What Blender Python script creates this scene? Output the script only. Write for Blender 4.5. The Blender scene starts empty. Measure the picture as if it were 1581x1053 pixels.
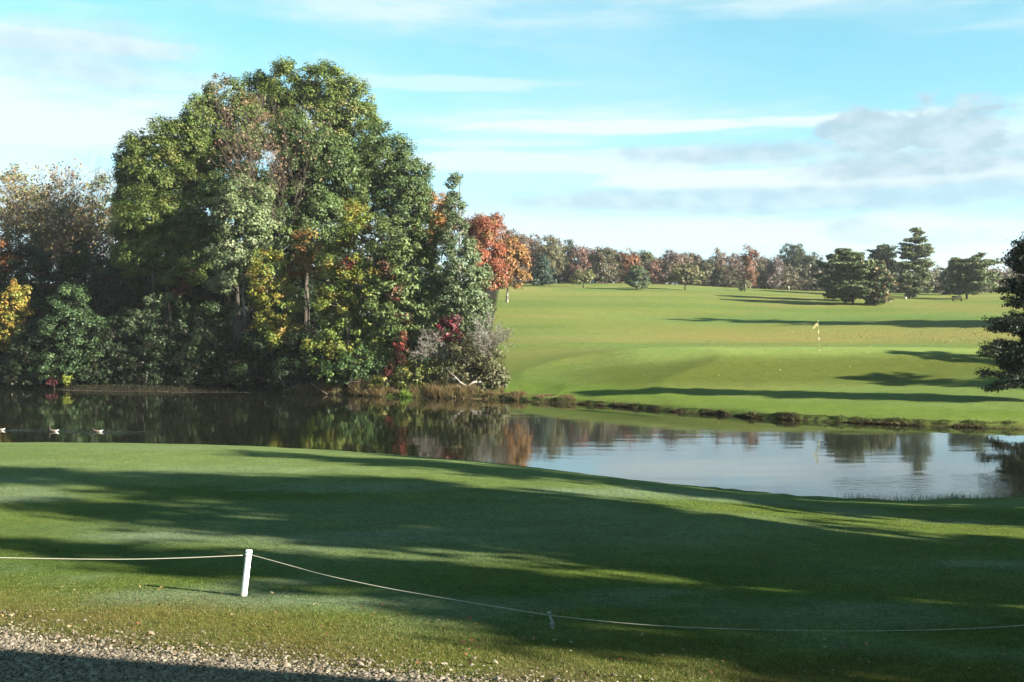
import bpy, math, random
import numpy as np
from mathutils import Vector, Matrix

# ------------------------------------------------------------------ camera, world, sun, exposure
S = bpy.context.scene
COL = S.collection
F = 1695.0                      # focal length in photo pixels (photo is 1581 wide)
CAMZ = 5.0                      # metres above the pond
HZ = 500.0                      # photo row of the horizon
cam_data = bpy.data.cameras.new("camera")
cam_data.sensor_width = 36.0
cam_data.lens = 36.0 * F / 1581.0
cam_data.shift_y = -26.5 / 1581.0
cam_data.clip_start = 0.1
cam_data.clip_end = 9000.0
cam = bpy.data.objects.new("camera", cam_data)
cam.location = (0, 0, CAMZ)
cam.rotation_euler = (math.pi / 2, 0, 0)
COL.objects.link(cam)
S.camera = cam

S.view_settings.view_transform = 'Standard'
S.view_settings.look = 'None'
S.view_settings.gamma = 1.0
S.view_settings.use_curve_mapping = False
S.view_settings.exposure = 2.8
S.cycles.max_bounces = 5
S.cycles.transparent_max_bounces = 4
S.cycles.use_denoising = True

LX, LY = -0.906, 0.423          # where the light travels over the ground
ELEV = math.radians(20.0)
sun_dir = Vector((-LX * math.cos(ELEV), -LY * math.cos(ELEV), math.sin(ELEV)))
sun_data = bpy.data.lights.new("sun", 'SUN')
sun_data.energy = 5.0
sun_data.angle = math.radians(0.53)
sun_data.color = (1.0, 0.93, 0.80)
sun = bpy.data.objects.new("sun", sun_data)
sun.rotation_euler = (-sun_dir).to_track_quat('-Z', 'Y').to_euler()
sun.location = (60, -30, 60)
COL.objects.link(sun)

world = bpy.data.worlds.new("World")
S.world = world
world.use_nodes = True


def make_world():
    nt = world.node_tree
    N, L = nt.nodes, nt.links
    N.clear()
    out = N.new('ShaderNodeOutputWorld')
    bg = N.new('ShaderNodeBackground')
    bg.inputs['Strength'].default_value = 0.05
    sky = N.new('ShaderNodeTexSky')
    sky.sky_type = 'NISHITA'
    sky.sun_disc = False
    sky.sun_elevation = ELEV
    sky.sun_rotation = math.atan2(sun_dir.x, sun_dir.y)
    sky.altitude = 300
    sky.air_density = 1.0
    sky.dust_density = 0.7
    sky.ozone_density = 1.2
    tc = N.new('ShaderNodeTexCoord')
    sep = N.new('ShaderNodeSeparateXYZ')
    L.new(tc.outputs['Generated'], sep.inputs[0])

    def m(op, a, b=None, c=None):
        n = N.new('ShaderNodeMath')
        n.operation = op
        for i, v in enumerate((a, b, c)):
            if v is None:
                continue
            if isinstance(v, (int, float)):
                n.inputs[i].default_value = v
            else:
                L.new(v, n.inputs[i])
        return n.outputs[0]

    def ramp(v, a, b, smooth=True):
        n = N.new('ShaderNodeMapRange')
        n.interpolation_type = 'SMOOTHSTEP' if smooth else 'LINEAR'
        L.new(v, n.inputs['Value'])
        n.inputs['From Min'].default_value = a
        n.inputs['From Max'].default_value = b
        return n.outputs[0]

    x, y, z = sep.outputs
    az = m('ARCTAN2', x, y)
    el = m('ARCSINE', z)
    # clouds live on a flat layer high above the ground
    zz = m('ADD', m('MAXIMUM', z, 0.0), 0.10)
    cx, cy = m('DIVIDE', x, zz), m('DIVIDE', y, zz)

    def noise(vx, vy, sx, sy, off, detail=5, rough=.55, dist=0.0):
        cmb = N.new('ShaderNodeCombineXYZ')
        L.new(m('MULTIPLY', vx, sx), cmb.inputs[0])
        L.new(m('MULTIPLY', vy, sy), cmb.inputs[1])
        cmb.inputs[2].default_value = off
        n = N.new('ShaderNodeTexNoise')
        L.new(cmb.outputs[0], n.inputs['Vector'])
        n.inputs['Scale'].default_value = 1.0
        n.inputs['Detail'].default_value = detail
        n.inputs['Roughness'].default_value = rough
        n.inputs['Distortion'].default_value = dist
        return n.outputs['Fac']
    n1 = noise(az, el, 2.2, 17.0, 3.3, 6, .52, .25)        # long level streaks
    n2 = noise(az, el, 9.0, 42.0, 7.7, 5, .6, .2)
    n3 = noise(cx, cy, 0.9, 0.9, 1.4, 6, .6)
    # band of cloud thickest at low elevations
    low = ramp(el, 0.27, 0.07)
    leftb = m('MULTIPLY', ramp(az, -.20, -.50), m('MULTIPLY', ramp(el, .27, .22), 0.20))
    cov = m('ADD', m('ADD', m('ADD', m('MULTIPLY', n1, .72), m('MULTIPLY', n2, .20)), m('MULTIPLY', low, .095)), leftb)
    white = ramp(cov, .47, .64)
    veil = m('MULTIPLY', ramp(n3, .40, .75), .35)
    wm = m('MINIMUM', m('ADD', m('MULTIPLY', white, .64), veil), 1.0)

    def blob(a0, e0, ra, re, soft, nz, amt):
        da = m('DIVIDE', m('SUBTRACT', az, a0), ra)
        de = m('DIVIDE', m('SUBTRACT', el, e0), re)
        d = m('SQRT', m('ADD', m('MULTIPLY', da, da), m('MULTIPLY', de, de)))
        d = m('ADD', d, m('MULTIPLY', m('SUBTRACT', nz, .5), amt))
        return ramp(d, 1.0 + soft, 1.0 - soft)
    for a0, e0, ra, re, k in ((-.42, .235, .16, .010, .8), (-.40, .175, .16, .030, .85), (.10, .178, .22, .007, .9), (-.02, .163, .10, .006, .6),
                              (.02, .146, .22, .012, .75), (.30, .128, .24, .010, .85), (.16, .080, .34, .018, .75), (.42, .078, .12, .010, .6), (-.06, .215, .12, .006, .5)):
        wm = m('MAXIMUM', wm, m('MULTIPLY', blob(a0, e0, ra, re, .42, n2, 2.6), k))
    n4 = noise(az, el, 22.0, 44.0, 9.1, 6, .6, .1)
    n5 = noise(az, el, 8.0, 60.0, 2.6, 6, .6, .1)
    n6 = noise(az, el, 30.0, 60.0, 5.1, 4, .6, .1)
    # grey-lavender cloud bank (azimuth, elevation, half width, half height)
    g = blob(.385, .160, .05, .026, .20, n4, 2.6)
    g = m('MAXIMUM', g, blob(.318, .160, .042, .024, .22, n4, 2.6))
    g = m('MAXIMUM', g, blob(.35, .137, .10, .014, .4, n4, 1.6))
    g = m('MAXIMUM', g, m('MULTIPLY', blob(.22, .151, .11, .009, .6, n4, 1.6), .9))
    g = m('MAXIMUM', g, m('MULTIPLY', blob(.50, .146, .12, .013, .6, n4, 1.6), .9))
    g = m('MAXIMUM', g, m('MULTIPLY', blob(.19, .110, .26, .012, .5, n5, 1.8), .85))
    g = m('MAXIMUM', g, m('MULTIPLY', blob(.38, .110, .22, .014, .5, n5, 1.8), .8))
    g = m('MAXIMUM', g, m('MULTIPLY', blob(.305, .082, .026, .014, .4, n4, 1.6), .62))
    g = m('MAXIMUM', g, m('MULTIPLY', blob(.36, .074, .05, .006, .5, n4, 1.6), .4))
    g = m('MAXIMUM', g, m('MULTIPLY', blob(-.37, .222, .08, .030, .6, n4, 1.8), .55))
    bw = N.new('ShaderNodeRGBToBW')
    L.new(sky.outputs[0], bw.inputs[0])
    hue = N.new('ShaderNodeMix')
    hue.data_type = 'RGBA'
    L.new(ramp(el, .02, .34), hue.inputs[0])
    hue.inputs[6].default_value = SKY_LOW
    hue.inputs[7].default_value = SKY_HIGH
    sc = N.new('ShaderNodeVectorMath')
    sc.operation = 'SCALE'
    L.new(hue.outputs[2], sc.inputs[0])
    L.new(bw.outputs[0], sc.inputs['Scale'])
    tint = N.new('ShaderNodeMix')
    tint.data_type = 'RGBA'
    tint.inputs[0].default_value = .88
    L.new(sky.outputs[0], tint.inputs[6])
    L.new(sc.outputs[0], tint.inputs[7])
    mix1 = N.new('ShaderNodeMix')
    mix1.data_type = 'RGBA'
    L.new(wm, mix1.inputs[0])
    L.new(tint.outputs[2], mix1.inputs[6])
    mix1.inputs[7].default_value = CLOUD_WHITE
    # paler and greyer patches inside the grey cloud
    mix2 = N.new('ShaderNodeMix')
    mix2.data_type = 'RGBA'
    L.new(m('MULTIPLY', g, .9), mix2.inputs[0])
    L.new(mix1.outputs[2], mix2.inputs[6])
    gc = N.new('ShaderNodeMix')
    gc.data_type = 'RGBA'
    L.new(ramp(n6, .35, .68), gc.inputs[0])
    gc.inputs[6].default_value = CLOUD_GREY
    gc.inputs[7].default_value = CLOUD_PALE
    L.new(gc.outputs[2], mix2.inputs[7])
    L.new(mix2.outputs[2], bg.inputs['Color'])
    L.new(bg.outputs[0], out.inputs[0])


SKY_HIGH = (0.27, 0.82, 1.03, 1)
SKY_LOW = (0.34, 0.69, 0.82, 1)
CLOUD_WHITE = (2.6, 2.95, 3.0, 1)
CLOUD_GREY = (1.34, 1.92, 2.25, 1)
CLOUD_PALE = (1.85, 2.35, 2.6, 1)
make_world()

rng = np.random.default_rng(7)
random.seed(7)


# ------------------------------------------------------------------ small maths helpers
def world_at(px, py, D):
    return np.array([(px - 790.5) / F * D, D, CAMZ + (HZ - py) / F * D])


def _hash(ix, iy, s):
    h = (ix.astype(np.int64) * 374761393 + iy.astype(np.int64) * 668265263 + s * 974634777) & 0xffffffff
    h = ((h ^ (h >> 13)) * 1274126177) & 0xffffffff
    return ((h ^ (h >> 16)) & 0xffff) / 65535.0


def vnoise(x, y, s=0):
    x = np.asarray(x, float); y = np.asarray(y, float)
    ix, iy = np.floor(x), np.floor(y)
    fx, fy = x - ix, y - iy
    fx = fx * fx * (3 - 2 * fx); fy = fy * fy * (3 - 2 * fy)
    a, b = _hash(ix, iy, s), _hash(ix + 1, iy, s)
    c, d = _hash(ix, iy + 1, s), _hash(ix + 1, iy + 1, s)
    return (a * (1 - fx) + b * fx) * (1 - fy) + (c * (1 - fx) + d * fx) * fy


def fbm(x, y, s=0, o=4):
    t, amp, tot = 0, 1.0, 0
    for k in range(o):
        t = t + amp * vnoise(x * 2 ** k + 17.3 * k, y * 2 ** k - 9.1 * k, s + k)
        tot += amp
        amp *= .5
    return t / tot


def sstep(v, a, b):
    t = np.clip((v - a) / (b - a), 0, 1)
    return t * t * (3 - 2 * t)


# ------------------------------------------------------------------ terrain
def shore_pts(lst, z=0.0):
    return [((px - 790.5) / F * (CAMZ - z) * F / (py - HZ), (CAMZ - z) * F / (py - HZ)) for px, py in lst]


far_shore = shore_pts([(0, 599), (90, 601), (200, 603), (330, 604), (430, 607), (520, 610), (600, 613), (700, 615), (770, 617),
                       (830, 621), (890, 624), (950, 628), (1000, 632), (1050, 637), (1100, 640), (1150, 645), (1200, 648),
                       (1250, 650), (1350, 655), (1450, 659), (1581, 663)])
near_shore = [(40.0, 33.5), (24, 31.2), (14.0, 30.6), (10.5, 30.2), (8.2, 31.0), (6.0, 32.6), (3.2, 34.2), (-0.5, 37.4), (-2.5, 38.6),
              (-6, 41.0), (-12, 43.6), (-20, 44.6), (-32, 45.6), (-60, 48)]
POND = np.array([(-90, 88)] + far_shore + [(34, 50), (44, 46), (47, 40)] + near_shore + [(-95, 55)])


def pond_sd(X, Y):
    """signed distance to the water's edge, positive on land"""
    X = np.asarray(X, float); Y = np.asarray(Y, float)
    best = np.full(X.shape, 1e9)
    inside = np.zeros(X.shape, bool)
    n = len(POND)
    for i in range(n):
        ax, ay = POND[i]; bx, by = POND[(i + 1) % n]
        dx, dy = bx - ax, by - ay
        t = np.clip(((X - ax) * dx + (Y - ay) * dy) / (dx * dx + dy * dy), 0, 1)
        d = np.hypot(X - ax - t * dx, Y - ay - t * dy)
        best = np.minimum(best, d)
        cond = ((ay > Y) != (by > Y))
        with np.errstate(divide='ignore', invalid='ignore'):
            xi = ax + (Y - ay) * dx / (dy if dy else 1e-9)
        inside ^= cond & (X < xi)
    return np.where(inside, -best, best)


class TPS:
    def __init__(self, pts, scale=(1, 1), lam=0.02):
        P = np.array(pts, float)
        self.s = np.array(scale)
        self.P = P[:, :2] / self.s
        n = len(P)
        K = self.k(self.P[:, None, :] - self.P[None, :, :]) + lam * np.eye(n)
        A = np.zeros((n + 3, n + 3))
        A[:n, :n] = K
        A[:n, n] = 1; A[:n, n + 1:] = self.P
        A[n, :n] = 1; A[n + 1:, :n] = self.P.T
        self.w = np.linalg.solve(A, np.concatenate([P[:, 2], [0, 0, 0]]))

    @staticmethod
    def k(d):
        r2 = (d ** 2).sum(-1) + 1e-12
        return .5 * r2 * np.log(r2)

    def __call__(self, X, Y):
        q = np.stack([X / self.s[0], Y / self.s[1]], -1)
        z = self.w[-3] + q @ self.w[-2:]
        for i in range(len(self.P)):
            z = z + self.w[i] * self.k(q - self.P[i])
        return z


def cp(px, py, D):
    p = world_at(px, py, D)
    return (p[0], p[1], p[2])


def cz(px, D, z):
    return ((px - 790.5) / F * D, D, z)


near_pts = [cz(-300, 10, 1.78), cz(0, 10, 1.76), cz(790, 10, 1.74), cz(1581, 10, 1.74), cz(2000, 10, 1.75),
            cz(0, 14, 1.55), cz(380, 14, 1.53), cz(900, 14, 1.50), cz(1400, 14, 1.45),
            cz(0, 20, 1.25), cz(400, 20, 1.25), cz(800, 20, 1.22), cz(1200, 20.5, 1.05), cz(1500, 20, .95),
            cz(0, 28, 1.08), cz(400, 27, 1.14), cz(650, 26, 1.2), cz(900, 25.5, 1.08), cz(1200, 25, .82), cz(1500, 26, .58),
            cz(0, 37, .93), cz(300, 36.5, .93), cz(450, 34.5, .95), cz(700, 32, .98), cz(950, 28.6, .93), cz(1230, 26.5, .74), cz(1500, 28.6, .36), cz(0, 41, .5), cz(300, 41, .5), cz(500, 38.5, .55), cz(700, 36, .55), cz(950, 32, .5), cz(1230, 29, .35),
            (0, 0, 2.25), (-12, 0, 2.3), (12, 0, 2.3), (0, -20, 3.0), (-30, 10, 1.8), (30, 10, 1.7), (-40, 30, 1.2), (35, 26, .9), (-40, 40, 1.0)]
far_pts = [cz(-200, 90, .8), cz(100, 95, 1.0), cz(400, 92, .9), cz(650, 84, .9), cz(780, 77, .8),
           cz(100, 120, 3.0), cz(500, 120, 3.2), cz(100, 170, 8.5), cz(500, 170, 8.8), cz(200, 235, 13.2), cz(550, 235, 13.5),
           cz(850, 74, .65), cz(1000, 67, .6), cz(1150, 64, .65), cz(1300, 60, .65), cz(1581, 56, .6),
           cz(800, 84, 1.7), cz(800, 97, 2.5), cz(900, 72.5, 1.0), cz(1100, 69, .95), cz(1300, 66.5, .95), cz(1500, 64, .95), cz(1700, 62, .9),
           cz(1080, 73, 1.45), cz(1260, 73, 1.5), cz(1400, 72, 1.45), cz(920, 79, 2.35), cz(1050, 79.5, 2.80), cz(1260, 80, 2.86), cz(1400, 79, 2.78), cz(1560, 78, 2.6),
           cz(930, 95, 2.8), cz(1100, 95, 2.88), cz(1280, 95, 2.98), cz(1450, 95, 3.0), cz(1600, 95, 3.0),
           cz(850, 110, 3.5), cz(1000, 110, 3.35), cz(1260, 110, 3.35), cz(1500, 110, 3.5),
           cz(850, 128, 4.9), cz(1010, 130, 4.9), cz(1250, 128, 4.75), cz(1500, 126, 4.8),
           cz(850, 145, 6.5), cz(1010, 145, 5.9), cz(1250, 145, 5.75), cz(1500, 145, 6.2),
           cp(800, 470, 160), cp(1000, 470, 160), cp(1250, 472, 162), cp(1500, 472, 162),
           cp(800, 446, 200), cp(1000, 447, 200), cp(1250, 456, 200), cp(1500, 459, 200),
           cp(800, 438, 232), cp(1000, 438, 232), cp(1250, 449, 240), cp(1500, 451, 240),
           cz(1000, 290, 15.2), cz(1500, 290, 14.0), cz(300, 290, 15.5), (70, 70, 1.4), (80, 110, 4.0), (100, 170, 8.5),
           (130, 240, 13), (-90, 100, 1.4), (-110, 170, 8.6), (-140, 240, 13.5), (60, 52, .8), (85, 90, 2.6)]
tps_near = TPS(near_pts, (10, 10), .01)
tps_far = TPS(far_pts, (30, 30), .0015)


def H(X, Y):
    X = np.asarray(X, float); Y = np.asarray(Y, float)
    sh = X.shape
    X = X.ravel(); Y = Y.ravel()
    Xn, Yn = np.clip(X, -45, 45), np.clip(Y, -25, 48)
    near = tps_near(Xn, Yn)
    near = np.clip(near, .3, 3.2)
    Xf, Yf = np.clip(X, -150, 140), np.clip(Y, 48, 300)
    far = np.clip(tps_far(Xf, Yf), .4, 17)
    yc = np.clip(50 - .3 * X, 40, 62)
    t = sstep(Y - yc, -5, 5)
    land = near * (1 - t) + far * t
    land = land + (fbm(X / 9, Y / 9, 5) - .5) * .10 + (fbm(X / 2.3, Y / 2.3, 9) - .5) * .03
    land = land + sstep(np.hypot(X, Y), 320, 1500) * 8 * (fbm(X / 400, Y / 400, 3) - .55)
    sd = pond_sd(X, Y)
    jag = (fbm(X / 1.1, Y / 1.1, 21) - .5) * .5 * sstep(sd, 0, .3) * (1 - sstep(sd, .6, 1.6))
    capn = .02 + np.maximum(sd, 0) * .34
    capf = .02 + .26 * sstep(sd + jag, .0, .5) + np.maximum(sd - .35, 0) * .16
    cap = capn * (1 - t) + capf * t
    z = np.where(sd > 0, np.minimum(land, cap), -np.minimum(1.3, .5 * -sd + .02))
    return z.reshape(sh)


def hz(x, y):
    return float(H(np.array([x]), np.array([y]))[0])


def hit(px, py, dmin=8, dmax=420):
    """where the sight line through a photo pixel first meets the ground"""
    D = np.concatenate([np.arange(dmin, 60, .05), np.arange(60, dmax, .25)])
    X = (px - 790.5) / F * D
    Z = CAMZ + (HZ - py) / F * D
    g = H(X, D) - Z
    k = np.argmax(g > 0) if (g > 0).any() else len(D) - 1
    return np.array([X[k], D[k], H(X[k:k + 1], D[k:k + 1])[0]])


# ------------------------------------------------------------------ objects
def tag(o, label=None, cat=None, group=None, kind=None):
    if label: o['label'] = label
    if cat: o['category'] = cat
    if group: o['group'] = group
    if kind: o['kind'] = kind
    return o


def empty(name, loc=(0, 0, 0), rz=0):
    o = bpy.data.objects.new(name, None)
    o.location = loc
    o.rotation_euler = (0, 0, rz)
    o.empty_display_size = .3
    COL.objects.link(o)
    return o


def mesh_obj(name, V, faces, mat, parent=None, cols=None, smooth=False):
    """V (n,3); faces: int array (m,k) or list of such arrays"""
    me = bpy.data.meshes.new(name)
    if isinstance(faces, np.ndarray):
        faces = [faces]
    nl = sum(f.size for f in faces); nf = sum(len(f) for f in faces)
    me.vertices.add(len(V))
    me.vertices.foreach_set('co', np.ascontiguousarray(V, np.float32).ravel())
    me.loops.add(nl)
    me.loops.foreach_set('vertex_index', np.concatenate([f.ravel() for f in faces]).astype(np.int32))
    me.polygons.add(nf)
    tot = np.concatenate([np.full(len(f), f.shape[1]) for f in faces])
    start = np.concatenate([[0], np.cumsum(tot)[:-1]])
    me.polygons.foreach_set('loop_start', start.astype(np.int32))
    if smooth:
        me.polygons.foreach_set('use_smooth', np.ones(nf, bool))
    me.update(calc_edges=True)
    if cols is not None:
        a = me.color_attributes.new('Col', 'FLOAT_COLOR', 'POINT')
        c = np.ones((len(V), 4), np.float32)
        c[:, :cols.shape[1]] = cols
        a.data.foreach_set('color', c.ravel())
    if mat is not None:
        me.materials.append(mat)
    o = bpy.data.objects.new(name, me)
    COL.objects.link(o)
    if parent is not None:
        o.parent = parent
    return o


def tubes(P0, P1, R0, R1, k=5):
    P0, P1 = np.asarray(P0, float), np.asarray(P1, float)
    R0 = np.asarray(R0, float)[:, None, None]; R1 = np.asarray(R1, float)[:, None, None]
    d = P1 - P0
    d /= np.linalg.norm(d, axis=1, keepdims=True) + 1e-9
    up = np.where(np.abs(d[:, 2:3]) > .9, np.array([[1., 0, 0]]), np.array([[0, 0, 1.]]))
    a = np.cross(d, up); a /= np.linalg.norm(a, axis=1, keepdims=True) + 1e-9
    b = np.cross(d, a)
    ang = np.arange(k) * 2 * np.pi / k
    ring = np.cos(ang)[None, :, None] * a[:, None, :] + np.sin(ang)[None, :, None] * b[:, None, :]
    V = np.concatenate([P0[:, None] + ring * R0, P1[:, None] + ring * R1], 1)
    n = len(P0)
    base = (np.arange(n) * 2 * k)[:, None]
    i = np.arange(k); j = (i + 1) % k
    Fq = np.stack([base + i, base + j, base + k + j, base + k + i], -1).reshape(-1, 4)
    cap = base + k + np.arange(k)[::-1]
    return V.reshape(-1, 3), [Fq, cap]


def join(*parts):
    Vs, Fs, o = [], {}, 0
    for V, Fl in parts:
        if isinstance(Fl, np.ndarray): Fl = [Fl]
        for f in Fl:
            Fs.setdefault(f.shape[1], []).append(f + o)
        Vs.append(V); o += len(V)
    return np.concatenate(Vs), [np.concatenate(v) for v in Fs.values()]


def tube_path(pts, radii, k=8):
    """one smooth swept tube through the points, capped"""
    pts = np.asarray(pts, float); radii = np.asarray(radii, float)
    n = len(pts)
    t = np.gradient(pts, axis=0); t /= np.linalg.norm(t, axis=1, keepdims=True) + 1e-9
    ref = np.array([0, 0, 1.]) if abs(t[0, 2]) < .9 else np.array([1., 0, 0])
    V = []
    for i in range(n):
        a = np.cross(t[i], ref); a /= np.linalg.norm(a) + 1e-9
        b = np.cross(t[i], a)
        ang = np.arange(k) * 2 * np.pi / k
        V.append(pts[i] + radii[i] * (np.cos(ang)[:, None] * a + np.sin(ang)[:, None] * b))
    V = np.concatenate(V)
    i = np.arange(k); j = (i + 1) % k
    Fq = np.concatenate([np.stack([s * k + i, s * k + j, (s + 1) * k + j, (s + 1) * k + i], -1) for s in range(n - 1)])
    caps = np.array([np.arange(k)[::-1], (n - 1) * k + np.arange(k)])
    return V, [Fq, caps]


# ------------------------------------------------------------------ materials
def new_mat(name):
    m = bpy.data.materials.new(name)
    m.use_nodes = True
    nt = m.node_tree
    nt.nodes.clear()
    out = nt.nodes.new('ShaderNodeOutputMaterial')
    return m, nt, out


def leaf_mat(name, trans=.35, rough=.55, spec=.25):
    m, nt, out = new_mat(name)
    N, L = nt.nodes, nt.links
    at = N.new('ShaderNodeVertexColor'); at.layer_name = 'Col'
    p = N.new('ShaderNodeBsdfPrincipled')
    p.inputs['Roughness'].default_value = rough
    p.inputs['Specular IOR Level'].default_value = spec
    L.new(at.outputs[0], p.inputs['Base Color'])
    tr = N.new('ShaderNodeBsdfTranslucent')
    L.new(at.outputs[0], tr.inputs['Color'])
    mx = N.new('ShaderNodeMixShader'); mx.inputs[0].default_value = trans
    L.new(p.outputs[0], mx.inputs[1]); L.new(tr.outputs[0], mx.inputs[2])
    L.new(mx.outputs[0], out.inputs[0])
    return m


def bark_mat(name, c1, c2, scale=6, birch=False):
    m, nt, out = new_mat(name)
    N, L = nt.nodes, nt.links
    tc = N.new('ShaderNodeTexCoord')
    mp = N.new('ShaderNodeMapping')
    mp.inputs['Scale'].default_value = (1, 1, 3.0 if birch else .25)
    L.new(tc.outputs['Object'], mp.inputs[0])
    n = N.new('ShaderNodeTexNoise'); n.inputs['Scale'].default_value = scale; n.inputs['Detail'].default_value = 5
    L.new(mp.outputs[0], n.inputs['Vector'])
    r = N.new('ShaderNodeValToRGB')
    r.color_ramp.elements[0].position = .38; r.color_ramp.elements[0].color = (*c1, 1)
    r.color_ramp.elements[1].position = .6; r.color_ramp.elements[1].color = (*c2, 1)
    L.new(n.outputs['Fac'], r.inputs[0])
    p = N.new('ShaderNodeBsdfPrincipled'); p.inputs['Roughness'].default_value = .9
    p.inputs['Specular IOR Level'].default_value = .1
    L.new(r.outputs[0], p.inputs['Base Color'])
    b = N.new('ShaderNodeBump'); b.inputs['Strength'].default_value = .5; b.inputs['Distance'].default_value = .03
    L.new(n.outputs['Fac'], b.inputs['Height']); L.new(b.outputs[0], p.inputs['Normal'])
    L.new(p.outputs[0], out.inputs[0])
    return m


def plain_mat(name, c, rough=.5, spec=.4, var=.12, scale=20):
    m, nt, out = new_mat(name)
    N, L = nt.nodes, nt.links
    tc = N.new('ShaderNodeTexCoord')
    n = N.new('ShaderNodeTexNoise'); n.inputs['Scale'].default_value = scale; n.inputs['Detail'].default_value = 4
    L.new(tc.outputs['Object'], n.inputs['Vector'])
    r = N.new('ShaderNodeValToRGB')
    r.color_ramp.elements[0].position = .3; r.color_ramp.elements[1].position = .7
    r.color_ramp.elements[0].color = (*[v * (1 - var) for v in c], 1)
    r.color_ramp.elements[1].color = (*[min(1, v * (1 + var)) for v in c], 1)
    L.new(n.outputs['Fac'], r.inputs[0])
    p = N.new('ShaderNodeBsdfPrincipled')
    p.inputs['Roughness'].default_value = rough
    p.inputs['Specular IOR Level'].default_value = spec
    L.new(r.outputs[0], p.inputs['Base Color'])
    L.new(p.outputs[0], out.inputs[0])
    return m


M_LEAF = leaf_mat('broad_leaves', .32)
M_NEEDLE = leaf_mat('needles', .12, .6, .2)
M_GRASS = leaf_mat('grass_blades', .4, .6, .2)
M_BARK = bark_mat('grey_brown_bark', (.025, .02, .016), (.065, .055, .045))
M_DARKBARK = bark_mat('dark_bark', (.016, .013, .011), (.04, .032, .026))
M_PALEBARK = bark_mat('pale_bark', (.07, .06, .05), (.20, .185, .16), 5, True)
M_TWIG = bark_mat('pinkish_twigs', (.06, .047, .037), (.12, .092, .075))
M_DRIFT = bark_mat('bleached_wood', (.09, .08, .065), (.18, .16, .14))


def ground_mat():
    m, nt, out = new_mat('grass_ground')
    N, L = nt.nodes, nt.links
    at = N.new('ShaderNodeVertexColor'); at.layer_name = 'Col'
    tc = N.new('ShaderNodeTexCoord')

    def noise(scale, detail=4, rough=.6, sx=1, sy=1):
        mp = N.new('ShaderNodeMapping'); mp.inputs['Scale'].default_value = (sx, sy, 1)
        L.new(tc.outputs['Object'], mp.inputs[0])
        n = N.new('ShaderNodeTexNoise'); n.inputs['Scale'].default_value = scale
        n.inputs['Detail'].default_value = detail; n.inputs['Roughness'].default_value = rough
        L.new(mp.outputs[0], n.inputs['Vector'])
        return n.outputs['Fac']
    a = noise(9, 6, .7)
    b = noise(1.3, 4, .6)
    c = noise(45, 3, .7)

    def rng_(v, lo, hi, f0=.3, f1=.7):
        n = N.new('ShaderNodeMapRange'); L.new(v, n.inputs[0])
        n.inputs[1].default_value = f0; n.inputs[2].default_value = f1
        n.inputs[3].default_value = lo; n.inputs[4].default_value = hi
        return n.outputs[0]

    def mul(x, y):
        n = N.new('ShaderNodeMath'); n.operation = 'MULTIPLY'; L.new(x, n.inputs[0]); L.new(y, n.inputs[1]); return n.outputs[0]
    f = mul(mul(rng_(a, .66, 1.34), rng_(b, .86, 1.14)), rng_(c, .62, 1.38))
    vm = N.new('ShaderNodeVectorMath'); vm.operation = 'SCALE'
    L.new(at.outputs[0], vm.inputs[0]); L.new(f, vm.inputs['Scale'])
    p = N.new('ShaderNodeBsdfPrincipled'); p.inputs['Roughness'].default_value = .85
    p.inputs['Specular IOR Level'].default_value = .03
    L.new(vm.outputs[0], p.inputs['Base Color'])
    bp = N.new('ShaderNodeBump'); bp.inputs['Strength'].default_value = .55; bp.inputs['Distance'].default_value = .03
    L.new(c, bp.inputs['Height'])
    bp2 = N.new('ShaderNodeBump'); bp2.inputs['Strength'].default_value = .5; bp2.inputs['Distance'].default_value = .08
    L.new(a, bp2.inputs['Height']); L.new(bp.outputs[0], bp2.inputs['Normal'])
    L.new(bp2.outputs[0], p.inputs['Normal'])
    L.new(p.outputs[0], out.inputs[0])
    return m


GRAVEL_A, GRAVEL_B = np.array([-5.7, 12.05]), np.array([-.25, 9.95])
_gn = np.array([GRAVEL_B[1] - GRAVEL_A[1], -(GRAVEL_B[0] - GRAVEL_A[0])]); _gn = -_gn / np.linalg.norm(_gn)


def gravel_d(X, Y):
    """distance from the gravel's edge; positive on the grass side"""
    d = (X - GRAVEL_A[0]) * _gn[0] + (Y - GRAVEL_A[1]) * _gn[1]
    return d + (fbm(X / 1.5, Y / 1.5, 31) - .5) * .7


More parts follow.
